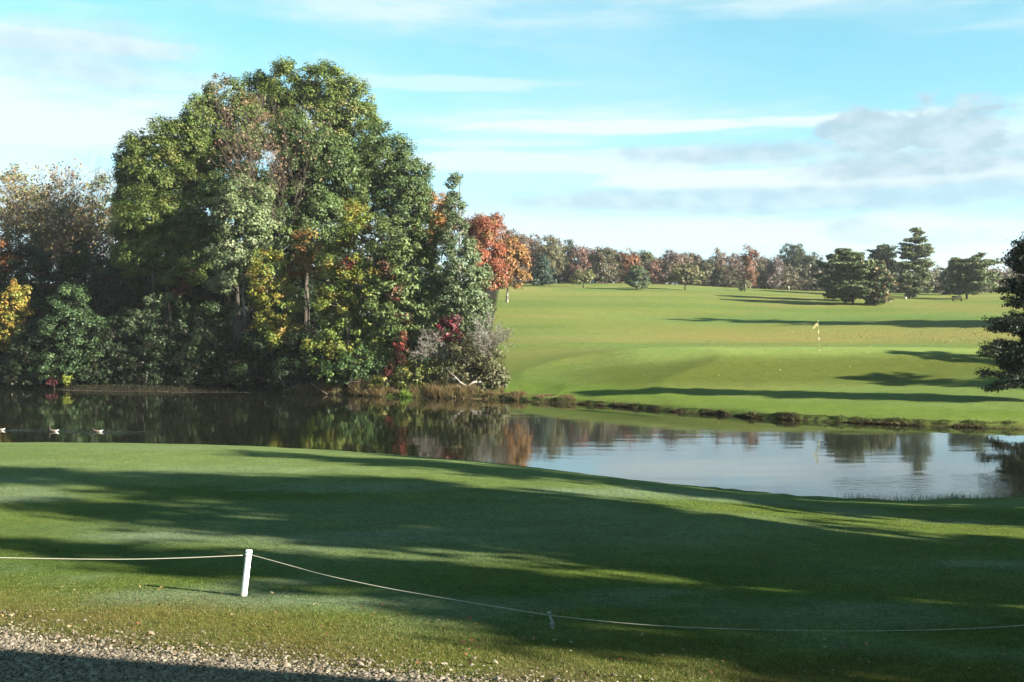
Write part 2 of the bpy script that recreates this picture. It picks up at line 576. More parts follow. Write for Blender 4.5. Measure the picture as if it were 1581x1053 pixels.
def ground_colour(X, Y):
    def C(*c): return np.array(c)
    n1, n2, n3 = fbm(X / 14, Y / 7, 41), fbm(X / 3, Y / 2, 43), fbm(X / 30, Y / 16, 47)
    n4 = fbm(X / 26, Y / 5, 53)
    sd = pond_sd(X, Y)
    farside = Y > np.clip(50 - .3 * X, 40, 62)
    green, deep, straw, dew = C(.155, .215, .045), C(.085, .16, .035), C(.30, .25, .10), C(.24, .32, .20)
    fgreen, folive, ftan = C(.165, .25, .09), C(.205, .245, .085), C(.30, .26, .12)

    def mix(a, b, t): return a * (1 - t[:, None]) + b * t[:, None]
    near = np.tile(green, (len(X), 1))
    near = mix(near, deep, sstep(n2, .45, .72) * .55)
    near = mix(near, dew, sstep(n1, .36, .60) * .62 * sstep(Y, 13.5, 17))
    near = mix(near, C(.30, .38, .30), sstep(fbm(X / 4, Y / 1.6, 44), .55, .72) * .6 * sstep(Y, 11, 14))
    near = mix(near, C(.22, .30, .12), sstep(Y, 24, 30) * .7)
    gd = gravel_d(X, Y)
    dry = (1 - sstep(gd, 1.0, 2.9)) * (.45 + .55 * sstep(n2, .35, .6))
    near = mix(near, C(.235, .20, .06), dry)
    near = mix(near, C(.20, .16, .09), (1 - sstep(gd, .15, 1.3)) * sstep(fbm(X / .6, Y / .5, 77), .38, .6) * .8)
    pale = (np.exp(-((gd - 2.9) / .35) ** 2)) * sstep(fbm(X / 2, Y, 79), .35, .6)
    near = mix(near, dew, pale * .7)
    far = np.tile(fgreen, (len(X), 1))
    far = mix(far, folive, sstep(n3, .38, .58))
    far = mix(far, C(.12, .20, .06), sstep(n4, .52, .70) * .5)
    far = mix(far, ftan, sstep(fbm(X / 22, Y / 6, 61), .54, .70) * .5 * sstep(Y, 86, 100))
    # dry strip behind the putting green, brown where leaves have blown
    strip = np.exp(-((Y - 116) / 10) ** 2) * sstep(X, 2, 24)
    far = mix(far, C(.31, .26, .115), strip * .62)
    face = np.exp(-((Y - 74.5) / 5) ** 4) * sstep(X, 2, 8)  # olive mound front, darkened in colour to shade the slope
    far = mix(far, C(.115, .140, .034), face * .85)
    topg = np.exp(-((Y - 85) / 5.5) ** 4) * sstep(X, 7, 11) * (1 - sstep(X, 36, 42))  # green on the mound top, its sunlit strip painted paler
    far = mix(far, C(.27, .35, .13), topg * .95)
    far = mix(far, C(.46, .37, .18), sstep(fbm(X / 30, Y / 8, 63), .50, .66) * .55 * sstep(Y, 165, 215))
    low = np.exp(-((sd - 2.5) / 2.2) ** 2)
    far = mix(far, C(.15, .235, .05), low * .8)
    far = mix(far, C(.075, .06, .04), (1 - sstep(sd, .08, .30)) * (sd > -3))
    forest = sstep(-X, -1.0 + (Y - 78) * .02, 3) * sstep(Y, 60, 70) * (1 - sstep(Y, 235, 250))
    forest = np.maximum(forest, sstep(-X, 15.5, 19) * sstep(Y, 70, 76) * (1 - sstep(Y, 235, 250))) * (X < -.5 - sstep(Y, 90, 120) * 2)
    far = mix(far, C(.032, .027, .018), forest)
    far = mix(far, C(.06, .05, .03), sstep(Y, 236, 246) * (Y < 420))
    far = far * np.array([1.16, 1.16, 1.0])
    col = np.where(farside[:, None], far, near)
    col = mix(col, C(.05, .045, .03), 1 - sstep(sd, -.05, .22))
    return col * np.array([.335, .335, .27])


def build_ground():
    def axis(parts):
        v = []
        for a, b, s in parts:
            v += list(np.arange(a, b, s))
        return np.array(v)
    ys = axis([(-60, 4, 2), (4, 36, .42), (36, 48, .5), (48, 84, .3), (84, 130, .7), (130, 260, 1.5), (260, 400, 8)])
    ys = np.concatenate([ys, 400 * 1.15 ** np.arange(0, 8)])
    half = axis([(0, 16, .42), (16, 40, .5), (40, 130, 2.0), (130, 300, 10)])
    half = np.concatenate([half, 300 * 1.2 ** np.arange(0, 7)])
    xs = np.concatenate([-half[:0:-1], half])
    X, Y = np.meshgrid(xs, ys)
    Z = H(X, Y)
    V = np.stack([X, Y, Z], -1).reshape(-1, 3)
    nx, ny = len(xs), len(ys)
    i = np.arange(nx - 1)[None, :] + nx * np.arange(ny - 1)[:, None]
    Fq = np.stack([i, i + 1, i + 1 + nx, i + nx], -1).reshape(-1, 4)
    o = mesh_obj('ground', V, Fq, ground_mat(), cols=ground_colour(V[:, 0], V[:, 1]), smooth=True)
    tag(o, kind='structure')


build_ground()


def build_water():
    m, nt, out = new_mat('pond_water')
    N, L = nt.nodes, nt.links
    tc = N.new('ShaderNodeTexCoord')
    sep = N.new('ShaderNodeSeparateXYZ'); L.new(tc.outputs['Object'], sep.inputs[0])

    def mth(op, a, b=None):
        n = N.new('ShaderNodeMath'); n.operation = op
        for i, v in enumerate((a, b)):
            if v is None: continue
            if isinstance(v, (int, float)): n.inputs[i].default_value = v
            else: L.new(v, n.inputs[i])
        return n.outputs[0]

    def noise(scale, sx, sy, detail=2, rough=.5):
        mp = N.new('ShaderNodeMapping'); mp.inputs['Scale'].default_value = (sx, sy, 1)
        L.new(tc.outputs['Object'], mp.inputs[0])
        n = N.new('ShaderNodeTexNoise'); n.inputs['Scale'].default_value = scale
        n.inputs['Detail'].default_value = detail; n.inputs['Roughness'].default_value = rough
        L.new(mp.outputs[0], n.inputs['Vector']); return n.outputs['Fac']

    def patch(x0, y0, rx, ry, lo=1.0, hi=.35):
        dx = mth('DIVIDE', mth('SUBTRACT', sep.outputs[0], x0), rx)
        dy = mth('DIVIDE', mth('SUBTRACT', sep.outputs[1], y0), ry)
        d = mth('SQRT', mth('ADD', mth('MULTIPLY', dx, dx), mth('MULTIPLY', dy, dy)))
        n = N.new('ShaderNodeMapRange'); n.interpolation_type = 'SMOOTHSTEP'; L.new(d, n.inputs[0])
        n.inputs[1].default_value = lo; n.inputs[2].default_value = hi
        return n.outputs[0]
    calm = noise(.7, .35, 1.0, 3)
    fine = noise(3.0, .5, 1.4, 3)
    # breeze patches and the ducks' wakes
    w = patch(13.5, 33.5, 6.5, 3.4)
    w = mth('MAXIMUM', w, mth('MULTIPLY', patch(16, 36, 5, .8), .8))
    breeze = noise(.25, .5, 2.2, 2)
    bz = N.new('ShaderNodeMapRange'); L.new(breeze, bz.inputs[0]); bz.inputs[1].default_value = .52; bz.inputs[2].default_value = .66
    amt = mth('ADD', mth('MULTIPLY', bz.outputs[0], .18), mth('ADD', mth('MULTIPLY', w, 1.7), .12))
    hgt = mth('ADD', mth('MULTIPLY', calm, .5), mth('MULTIPLY', mth('MULTIPLY', fine, amt), .45))
    b = N.new('ShaderNodeBump'); b.inputs['Strength'].default_value = .35; b.inputs['Distance'].default_value = .03
    L.new(hgt, b.inputs['Height'])
    p = N.new('ShaderNodeBsdfPrincipled')
    p.inputs['Base Color'].default_value = (.006, .007, .004, 1)
    p.inputs['Roughness'].default_value = .035
    p.inputs['IOR'].default_value = 1.33
    L.new(b.outputs[0], p.inputs['Normal'])
    L.new(p.outputs[0], out.inputs[0])
    # a sheet that reaches just under the banks, with real small wakes behind the ducks
    from mathutils.geometry import tessellate_polygon
    cen = POND.mean(0)
    ring = []
    n = len(POND)
    for i in range(n):
        a, c, d = POND[i - 1], POND[i], POND[(i + 1) % n]
        t = d - a; t = t / np.linalg.norm(t)
        nrm = np.array([-t[1], t[0]])
        q = c + nrm * .8
        if pond_sd(np.array([q[0]]), np.array([q[1]]))[0] < 0: q = c - nrm * .8
        ring.append(q)
    V = np.array([(q[0], q[1], 0.0) for q in ring])
    tris = tessellate_polygon([[Vector(v) for v in V]])
    T = np.array([list(t) for t in tris])
    # make the faces look up
    e = np.cross(V[T[:, 1]] - V[T[:, 0]], V[T[:, 2]] - V[T[:, 0]])[:, 2]
    T[e < 0] = T[e < 0][:, ::-1]
    o = mesh_obj('pond_water', V, T, m)
    tag(o, kind='structure')
    return m


M_WATER = build_water()


def build_haze():
    m = bpy.data.materials.new('thin_air')
    m.use_nodes = True
    nt = m.node_tree
    nt.nodes.clear()
    out = nt.nodes.new('ShaderNodeOutputMaterial')
    v = nt.nodes.new('ShaderNodeVolumePrincipled')
    v.inputs['Color'].default_value = (.93, .95, 1.0, 1)
    v.inputs['Density'].default_value = HAZE
    v.inputs['Anisotropy'].default_value = .2
    nt.links.new(v.outputs[0], out.inputs['Volume'])
    V, Fl = box((-1300, -200, -3), (1300, 1350, 48))
    tag(mesh_obj('haze', V, Fl, m), kind='stuff')


def box(a, b):
    x0, y0, z0 = a; x1, y1, z1 = b
    V = np.array([(x0, y0, z0), (x1, y0, z0), (x1, y1, z0), (x0, y1, z0), (x0, y0, z1), (x1, y0, z1), (x1, y1, z1), (x0, y1, z1)], float)
    Fq = np.array([(3, 2, 1, 0), (4, 5, 6, 7), (0, 1, 5, 4), (1, 2, 6, 5), (2, 3, 7, 6), (3, 0, 4, 7)])
    return V, [Fq]


HAZE = .00012
build_haze()


# ------------------------------------------------------------------ foliage
def rand_unit(n):
    v = rng.normal(size=(n, 3))
    return v / np.linalg.norm(v, axis=1, keepdims=True)


def leaves(P, Nrm, size, cols, aspect=.85, fold=.18, bend=None):
    """small pointed leaves, one triangle each, in every orientation"""
    n = len(P)
    Nrm = Nrm / (np.linalg.norm(Nrm, axis=1, keepdims=True) + 1e-9)
    a = np.cross(Nrm, rand_unit(n)); a /= np.linalg.norm(a, axis=1, keepdims=True) + 1e-9
    if bend is not None:
        a = a + bend; a -= (a * Nrm).sum(1, keepdims=True) * Nrm
        a /= np.linalg.norm(a, axis=1, keepdims=True) + 1e-9
    b = np.cross(Nrm, a)
    s = (size * rng.uniform(.55, 1.45, n))[:, None]
    f = Nrm * s * fold
    v0 = P - a * s * .5 + b * s * .55 * aspect - f
    v1 = P - a * s * .42 - b * s * .55 * aspect
    v2 = P + a * s * .62 + f
    V = np.stack([v0, v1, v2], 1).reshape(-1, 3)
    Fq = np.arange(3 * n).reshape(-1, 3)
    return V, Fq, np.repeat(cols, 3, 0)


def pick_cols(palette, n, puff_id, npuff, jitter=.14):
    """colour mostly chosen per puff of leaves, a little per leaf"""
    pal = np.array([c[:3] for c in palette], float)
    wt = np.array([c[3] if len(c) > 3 else 1 for c in palette], float); wt /= wt.sum()
    pc = rng.choice(len(pal), npuff, p=wt)
    lc = rng.choice(len(pal), n, p=wt)
    own = rng.random(n) < .16
    idx = np.where(own, lc, pc[puff_id])
    puff_v = rng.uniform(.8, 1.2, npuff)
    c = pal[idx] * (puff_v[puff_id] * rng.uniform(1 - jitter, 1 + jitter, n))[:, None]
    c[:, 0] *= rng.uniform(.9, 1.12, n)
    c = np.where(c.max(1, keepdims=True) > .24, c * .52, c * .74)
    return np.clip(c, .002, .95)


def crown_cloud(blobs, leaf, dens, puff_r, palette, flat=.75, shell=.55, droop=0.0, gap=.0, maxleaf=10**9):
    """blobs: rows (x,y,z,rx,ry,rz). Puffs of leaves near the surface of each blob."""
    PC, PR = [], []
    for (x, y, z, rx, ry, rz) in blobs:
        area = 4 * math.pi * ((rx * ry) ** 1.6 / 3 + (rx * rz) ** 1.6 / 3 + (ry * rz) ** 1.6 / 3) ** (1 / 1.6)
        npf = max(4, int(area / (puff_r ** 2 * 2.0) * (1 - gap)))
        u = rand_unit(npf)
        r = (shell + (1 - shell) * rng.random(npf) ** .6) * rng.uniform(.88, 1.12, npf)
        c = np.array([x, y, z]) + u * r[:, None] * np.array([rx, ry, rz])
        PC.append(c)
        PR.append(puff_r * rng.uniform(.55, 1.35, npf))
    PC = np.concatenate(PC); PR = np.concatenate(PR)
    cnt = np.maximum(6, (dens * 4 * PR ** 2 / leaf ** 2)).astype(int)
    if cnt.sum() > maxleaf:
        cnt = np.maximum(4, (cnt * maxleaf / cnt.sum())).astype(int)
    pid = np.repeat(np.arange(len(PC)), cnt)
    n = len(pid)
    u = rand_unit(n)
    r = PR[pid] * (rng.random(n) ** .45)
    P = PC[pid] + u * r[:, None] * np.array([1, 1, flat])
    P[:, 2] -= droop * np.hypot(u[:, 0], u[:, 1]) * PR[pid]
    cen = np.array([np.average([b[0] for b in blobs]), np.average([b[1] for b in blobs]), np.average([b[2] for b in blobs])])
    outw = PC[pid] - cen; outw /= np.linalg.norm(outw, axis=1, keepdims=True) + 1e-9
    Nn = u * .60 + outw * .35 + np.array([0, 0, .45]) + rand_unit(n) * .46
    cols = pick_cols(palette, n, pid, len(PC))
    V, Fq, C = leaves(P, Nn, leaf, cols)
    return V, Fq, C, PC, PR


def skeleton(base, PC, height, r0, lean=(0, 0), frac=.9, nmax=90, wob=.25, trunk_top=.8, k=6):
    """a tapered, slightly wandering trunk and limbs reaching into the puffs"""
    base = np.array(base, float)
    n = 9
    tt = np.linspace(0, 1, n)
    top = base + np.array([lean[0], lean[1], height * trunk_top])
    pts = base + (top - base) * tt[:, None]
    pts[1:-1, :2] += rng.normal(0, wob * height / 40, (n - 2, 2))
    rad = r0 * (1 - tt * .78) * np.where(tt < .06, 1.35, 1)
    pts[0, 2] -= .3
    P0 = [pts[:-1]]; P1 = [pts[1:]]; R0 = [rad[:-1]]; R1 = [rad[1:]]
    nodes = [p for p in pts[2:]]; nrad = [r for r in rad[2:]]
    if len(PC):
        sel = rng.permutation(len(PC))[:nmax]
        T = PC[sel]
        d = np.min(np.linalg.norm(T[:, None] - pts[None, 2:], axis=2), 1)
        T = T[np.argsort(d)]
        for t in T:
            NA = np.array(nodes)
            dist = np.linalg.norm(NA - t, axis=1) + np.maximum(0, NA[:, 2] - t[2] + .3) * 1.5
            i = int(np.argmin(dist))
            a = NA[i]; ra = nrad[i] * .55
            L = np.linalg.norm(t - a)
            if L < .15: continue
            mid = (a + t) / 2 + rng.normal(0, .07 * L, 3) + np.array([0, 0, -.04 * L])
            re = max(.012, ra * .45)
            rm = (ra + re) / 2
            P0 += [a[None], mid[None]]; P1 += [mid[None], t[None]]
            R0 += [[ra], [rm]]; R1 += [[rm], [re]]
            nodes += [mid, t]; nrad += [rm, re]
    return tubes(np.concatenate(P0), np.concatenate(P1), np.concatenate(R0), np.concatenate(R1), k)


def twigs(base, height, spread, r0, depth=5, split=3, up=.55, k=3, seed=0, lean=0.0):
    """bare branching; returns tube arrays and the twig tips"""
    rs = np.random.default_rng(seed)
    P0, P1, R0, R1, tips = [], [], [], [], []

    def grow(p, d, L, r, lev):
        n = 3 if lev < 3 else 2
        q = p
        for s in range(n):
            d = d + rs.normal(0, .10 + .05 * lev, 3); d[2] += .05; d /= np.linalg.norm(d)
            e = q + d * L / n
            re = r * (.88 if lev == 0 else .8)
            P0.append(q); P1.append(e); R0.append(r); R1.append(re)
            q, r = e, re
            if lev < depth and (s > 0 or lev > 1) and s < n - 1:
                branch(q, d, L, r, lev)
        if lev < depth:
            for _ in range(split - 1): branch(q, d, L, r, lev)
            grow(q, d, L * .72, r * .75, lev + 1)
        else:
            tips.append(q)

    def branch(q, d, L, r, lev):
        s = rs.normal(size=3); s -= s.dot(d) * d; s /= np.linalg.norm(s)
        nd = d * up + s * spread + np.array([0, 0, .18]); nd /= np.linalg.norm(nd)
        grow(q, nd, L * rs.uniform(.5, .75), max(.012, r * rs.uniform(.45, .65)), lev + 1)
    d0 = np.array([lean, 0, 1.]); d0 /= np.linalg.norm(d0)
    grow(np.array(base, float) - np.array([0, 0, .2]), d0, height * .38, r0, 0)
    V, Fl = tubes(P0, P1, R0, R1, k)
    return V, Fl, np.array(tips)


def px_blobs(rows, depth_ratio=.9):
    """photo measurements (x, y, half width, half height, distance) to real crown lobes"""
    out = []
    for r in rows:
        px, py, rx, ry, D = r[:5]
        dy = r[5] if len(r) > 5 else 0
        p = world_at(px, py, D)
        s = D / F
        out.append((p[0], p[1] + dy, p[2], rx * s, max(.6, min(rx, ry) * s * depth_ratio), ry * s))
    return out


def broad_tree(name, label, cat, px, D, rows, palette, leaf=.14, dens=1.6, puff=.62, bark=None, r0=.25, group=None,
               gap=0.0, shell=.5, nmax=70, maxleaf=60000, lean=None, flat=.75, trunk_top=.8, droop=.1, base_z=None):
    X, Y = (px - 790.5) / F * D, D
    z = hz(X, Y) if base_z is None else base_z
    blobs = px_blobs([r if len(r) > 4 else (*r, D) for r in rows])
    root = empty(name, (X, Y, z))
    tag(root, label, cat, group)
    V, Fq, C, PC, PR = crown_cloud(blobs, leaf, dens, puff, palette, flat, shell, droop, gap, maxleaf)
    off = np.array([X, Y, z])
    low = PC[:, 2] > z + .3
    V = V - off
    keep = V[0::3, 2] > .05
    V = V.reshape(-1, 3, 3)[keep].reshape(-1, 3); C = C.reshape(-1, 3, 3)[keep].reshape(-1, 3)
    Fq = np.arange(len(V)).reshape(-1, 3)
    c = mesh_obj('crown', V, Fq, M_LEAF, root, C)
    tag(c, kind='stuff')
    topz = max(b[2] + b[5] for b in blobs)
    cx = np.mean([b[0] for b in blobs]); cy = np.mean([b[1] for b in blobs])
    ln = lean if lean is not None else ((cx - X) * .7, (cy - Y) * .7)
    tv, tf = skeleton((0, 0, 0), (PC[low] - off), topz - z, r0, ln, nmax=nmax, trunk_top=trunk_top)
    mesh_obj('trunk', tv, tf, bark or M_BARK, root, smooth=True)
    return root


# palettes (r, g, b, weight)
P_OAK = [(.075, .115, .024, 3), (.10, .14, .03, 3), (.13, .155, .038, 1.5), (.15, .155, .04, .5)]
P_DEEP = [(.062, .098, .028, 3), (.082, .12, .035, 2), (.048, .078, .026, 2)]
P_SHADE = [(.016, .030, .011, 3), (.024, .042, .014, 2), (.02, .018, .010, 1)]  # waterline shrubs: deep shade painted into the leaf colour
P_UNDERSHADE = [(.022, .045, .014, 3), (.035, .062, .018, 2), (.03, .028, .014, 1)]  # understory leaves kept dark in colour to stand for woodland shade
P_SILVER = [(.18, .225, .10, 3), (.21, .238, .13, 2), (.14, .19, .08, 2)]
P_LIME = [(.15, .185, .028, 3), (.22, .215, .035, 2), (.085, .13, .025, 3), (.28, .20, .04, .8)]
P_YELLOW = [(.38, .27, .05, 3), (.28, .24, .045, 3), (.38, .19, .04, 1), (.16, .18, .03, 2)]
P_YG = [(.22, .23, .035, 3), (.30, .25, .04, 2), (.12, .16, .03, 2), (.32, .17, .04, .6)]
P_ORANGE = [(.42, .20, .06, 3), (.34, .14, .05, 2), (.38, .26, .07, 2)]
P_REDOR = [(.40, .135, .07, 3), (.38, .16, .08, 2), (.30, .10, .055, 2), (.26, .17, .07, 1)]
P_RUST = [(.27, .12, .05, 3), (.20, .095, .045, 2), (.33, .17, .06, 1)]
P_RED = [(.15, .03, .024, 3), (.10, .026, .022, 2), (.15, .075, .03, 2), (.07, .08, .03, 2)]
P_PINKBR = [(.20, .13, .085, 3), (.18, .14, .075, 2), (.21, .11, .065, 1)]
P_GREYGR = [(.095, .10, .045, 3), (.12, .11, .055, 2), (.075, .085, .035, 2)]
P_POPLAR = [(.11, .15, .045, 3), (.14, .18, .06, 2), (.085, .125, .038, 2)]
P_BROWN = [(.20, .15, .07, 3), (.16, .13, .055, 3), (.22, .15, .07, 1)]
P_TANGR = [(.20, .18, .08, 3), (.15, .155, .06, 2)]
P_PINE = [(.040, .068, .026, 3), (.055, .085, .032, 2), (.065, .075, .035, 1)]
P_PINELT = [(.09, .115, .045, 3), (.12, .13, .055, 2), (.065, .095, .035, 2)]
P_SPRUCE = [(.035, .065, .042, 3), (.05, .08, .055, 2)]


def build_point_wood():
    B = broad_tree
    # far row of the point: tall green crowns
    B('oak_tree', 'broad olive-green tree on the left-hand shoulder of the wooded point', 'tree', 265, 90,
      [(235, 262, 50, 50), (205, 235, 24, 28), (255, 215, 40, 34), (200, 300, 24, 40), (280, 228, 48, 42), (300, 180, 30, 30), (225, 330, 45, 60), (290, 310, 60, 60), (195, 300, 20, 50), (260, 390, 60, 50), (200,390,25,40)],
      P_OAK, maxleaf=114434, r0=.38)
    B('oak_tree', 'tallest dark green tree crowning the wooded point', 'tree', 470, 96,
      [(405, 150, 38, 40), (450, 130, 45, 40), (500, 132, 42, 42), (535, 170, 45, 50), (480, 200, 60, 60), (555, 215, 42, 60), (420, 180, 40, 55), (500, 280, 90, 70)],
      P_OAK, maxleaf=132039, r0=.45)
    B('oak_tree', 'olive-green tree with a flat bronze-tinged top left of the bare branches', 'tree', 350, 92,
      [(352, 155, 42, 42), (320, 200, 42, 50), (372, 200, 40, 50), (350, 260, 55, 60), (310, 270, 45, 60)],
      [(.065, .10, .02, 3), (.085, .12, .025, 3), (.16, .10, .05, .9)], maxleaf=99028, r0=.35)
    B('maple_tree', 'rounded deep green tree whose crown fills the middle of the point', 'tree', 470, 88,
      [(460, 240, 55, 50), (510, 260, 50, 60), (440, 300, 50, 60), (490, 340, 55, 55), (450, 210, 35, 35)],
      P_DEEP + [(.075, .12, .03, 2)], maxleaf=114434, r0=.4)
    B('maple_tree', 'green tree forming the rounded right-hand shoulder of the point', 'tree', 600, 90,
      [(590, 250, 45, 60), (625, 265, 38, 45), (560, 300, 50, 60), (620, 320, 42, 55), (640, 300, 26, 36)],
      [(.06, .095, .028, 3), (.08, .115, .032, 3), (.045, .08, .025, 1)], maxleaf=114434, r0=.35)
    B('maple_tree', 'mid-green tree filling the hollow behind the silvery aspen', 'tree', 370, 87.2,
      [(330, 330, 50, 44), (400, 300, 40, 50), (300, 370, 50, 44), (420, 360, 44, 50), (360, 290, 40, 34)],
      P_DEEP + [(.09, .13, .03, 2)], maxleaf=73354, r0=.3)
    B('oak_tree', 'olive tree in front of the broad left-hand oak, its foot in shade', 'tree', 235, 87,
      [(225, 330, 40, 44), (265, 350, 44, 46), (215, 390, 34, 36), (280, 410, 46, 30), (190, 350, 16, 40)],
      P_OAK, maxleaf=58683, r0=.28)
    # trees behind the shore, woodland shade put into their dark leaf colours
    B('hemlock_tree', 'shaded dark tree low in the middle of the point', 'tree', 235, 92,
      [(215, 430, 55, 50), (270, 470, 55, 55), (220, 520, 50, 50)], P_UNDERSHADE, maxleaf=66019, r0=.25)
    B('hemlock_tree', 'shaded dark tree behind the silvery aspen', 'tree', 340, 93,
      [(330, 400, 55, 60), (340, 480, 55, 55), (330, 540, 60, 40), (400, 350, 40, 60)], P_UNDERSHADE, maxleaf=70421, r0=.25)
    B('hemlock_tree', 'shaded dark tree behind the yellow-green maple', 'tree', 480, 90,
      [(470, 430, 60, 60), (500, 500, 60, 50), (450, 540, 60, 40)], P_UNDERSHADE, maxleaf=66019, r0=.25)
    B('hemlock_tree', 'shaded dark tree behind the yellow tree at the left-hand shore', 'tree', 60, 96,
      [(40, 430, 60, 50), (70, 500, 60, 60), (130, 430, 50, 50), (10, 520, 40, 50)], P_UNDERSHADE, maxleaf=70421, r0=.25)
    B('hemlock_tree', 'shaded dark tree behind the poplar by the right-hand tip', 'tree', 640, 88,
      [(630, 420, 50, 60), (660, 500, 50, 60), (600, 540, 50, 40)], P_UNDERSHADE + [(.05, .07, .03, 2)], maxleaf=57216, r0=.25)
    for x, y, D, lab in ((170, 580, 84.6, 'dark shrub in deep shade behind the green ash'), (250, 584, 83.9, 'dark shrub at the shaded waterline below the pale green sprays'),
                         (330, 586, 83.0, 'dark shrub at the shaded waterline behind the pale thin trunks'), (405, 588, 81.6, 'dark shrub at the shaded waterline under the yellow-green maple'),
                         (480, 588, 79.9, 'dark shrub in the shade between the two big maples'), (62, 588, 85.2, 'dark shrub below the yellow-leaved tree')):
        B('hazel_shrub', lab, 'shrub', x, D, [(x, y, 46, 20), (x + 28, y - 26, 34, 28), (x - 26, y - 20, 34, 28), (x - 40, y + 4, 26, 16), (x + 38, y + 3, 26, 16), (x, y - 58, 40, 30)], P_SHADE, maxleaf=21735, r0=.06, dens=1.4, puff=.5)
    # front row
    B('aspen_tree', 'silvery pale green aspen with a white trunk in front of dark woods', 'tree', 378, 83,
      [(378, 303, 38, 36), (352, 330, 26, 34), (400, 340, 28, 34), (360, 405, 34, 34), (345, 425, 28, 26), (392, 400, 26, 40)],
      P_SILVER, leaf=.16, dens=1.5, puff=.5, bark=M_PALEBARK, r0=.17, maxleaf=68464, gap=.0, trunk_top=.86, nmax=60)
    B('maple_tree', 'young maple turning yellow-green with orange tips near the shore', 'tree', 425, 81,
      [(415, 415, 34, 36), (432, 470, 38, 34), (405, 455, 26, 22), (440, 520, 34, 30), (425, 505, 40, 20)],
      P_YG, leaf=.14, dens=1.3, puff=.45, r0=.12, maxleaf=33008, gap=.35)
    B('maple_tree', 'small maple with rust and orange leaves between two greener maples', 'tree', 478, 83,
      [(465, 368, 18, 24), (482, 400, 24, 34), (455, 410, 20, 20)],
      [(.32, .15, .05, 3), (.36, .22, .05, 2), (.13, .13, .04, 2)], leaf=.18, dens=1.3, puff=.45, r0=.1, maxleaf=17604, gap=.3)
    B('maple_tree', 'big maple with lime-green sprays and an orange-tipped top', 'tree', 540, 79.5,
      [(548, 345, 30, 42), (532, 400, 40, 42), (560, 440, 46, 44), (520, 470, 38, 36), (545, 520, 56, 38), (500, 540, 38, 28)],
      P_LIME, leaf=.14, dens=1.3, puff=.5, r0=.2, maxleaf=74821, gap=.15)
    B('hickory_tree', 'feathery green tree in front of the right-hand shoulder', 'tree', 640, 79,
      [(610, 370, 42, 46), (640, 420, 42, 56), (600, 450, 44, 46), (655, 480, 34, 50), (620, 520, 50, 46), (660, 360, 24, 36)],
      P_POPLAR, leaf=.16, dens=1.6, puff=.5, r0=.2, maxleaf=79222, flat=.6)
    B('poplar_tree', 'slim grey-green poplar with a pointed top and pale trunk at the tip of the point', 'tree', 706, 78,
      [(702, 285, 8, 22), (700, 320, 16, 26), (704, 365, 26, 34), (716, 420, 34, 44), (724, 480, 36, 44), (700, 450, 30, 44), (740, 440, 18, 36)],
      [(.085, .125, .055, 3), (.115, .15, .07, 2), (.14, .16, .085, 1)], leaf=.14, dens=1.5, puff=.42, bark=M_PALEBARK, r0=.15, maxleaf=66019, trunk_top=.95)
    B('maple_tree', 'orange maple glowing behind the poplar', 'tree', 672, 93,
      [(672, 318, 24, 34), (660, 350, 26, 30), (688, 345, 20, 34)], P_ORANGE, leaf=.14, r0=.15, maxleaf=26407)
    B('maple_tree', 'bright coral-red maple at the edge of the field', 'tree', 752, 93,
      [(742, 358, 26, 28), (752, 400, 24, 34), (762, 425, 18, 28), (735, 400, 22, 40)], P_REDOR, leaf=.14, r0=.15, maxleaf=35210)
    B('maple_tree', 'bronze-red maple rising above the coral-red one', 'tree', 742, 99,
      [(748, 345, 28, 20), (768, 358, 16, 22), (730, 350, 20, 22)],
      [(.25, .10, .06, 3), (.30, .14, .07, 2), (.2, .11, .06, 1)], leaf=.14, r0=.14, maxleaf=17604, gap=.3)
    # left-hand side
    B('maple_tree', 'yellow-leaved tree on the left-hand shore', 'tree', 22, 86,
      [(22, 470, 24, 30), (12, 510, 22, 34), (30, 450, 16, 18)], P_YELLOW, leaf=.14, dens=1.5, puff=.45, r0=.14, maxleaf=24206, gap=.15)
    B('maple_tree', 'small orange-brown tree above the yellow tree', 'tree', 6, 95,
      [(5, 395, 26, 26), (18, 410, 16, 16)], [(.35, .15, .05, 3), (.25, .11, .05, 2)], leaf=.14, r0=.12, maxleaf=13203, gap=.25)
    B('ash_tree', 'bushy mid-green tree overhanging the left-hand shore', 'tree', 112, 84.5,
      [(112, 470, 28, 32), (95, 510, 34, 34), (135, 520, 36, 40), (110, 560, 52, 26), (75, 570, 30, 20)],
      [(.045, .08, .03, 3), (.065, .105, .038, 2), (.03, .055, .02, 2)], leaf=.14, dens=1.5, puff=.5, r0=.15, maxleaf=57216)
    B('ash_tree', 'pale green sprays of a small tree lit against deep shade', 'tree', 232, 84,
      [(222, 490, 34, 12), (242, 462, 22, 10), (200, 512, 18, 9), (238, 525, 20, 9)], [(.07, .10, .045, 3), (.10, .135, .065, 1)], leaf=.14, dens=1.2, puff=.38, r0=.09, maxleaf=11001, gap=.25)
    B('viburnum_shrub', 'dark maroon shrub glimpsed in the shade of the woods', 'shrub', 272, 87,
      [(278, 415, 24, 16), (275, 440, 20, 16)], [(.12, .03, .03, 3), (.09, .04, .03, 1)], leaf=.18, dens=1.2, puff=.4, r0=.07, maxleaf=7700, gap=.3)
    # red things
    B('sumac_shrub', 'crimson sumac with a long red plume beside the big maple', 'shrub', 612, 76.8,
      [(618, 540, 10, 24), (606, 572, 11, 14), (622, 520, 6, 14)], P_RED, leaf=.18, dens=1.3, puff=.3, r0=.05, maxleaf=6600, gap=.1)
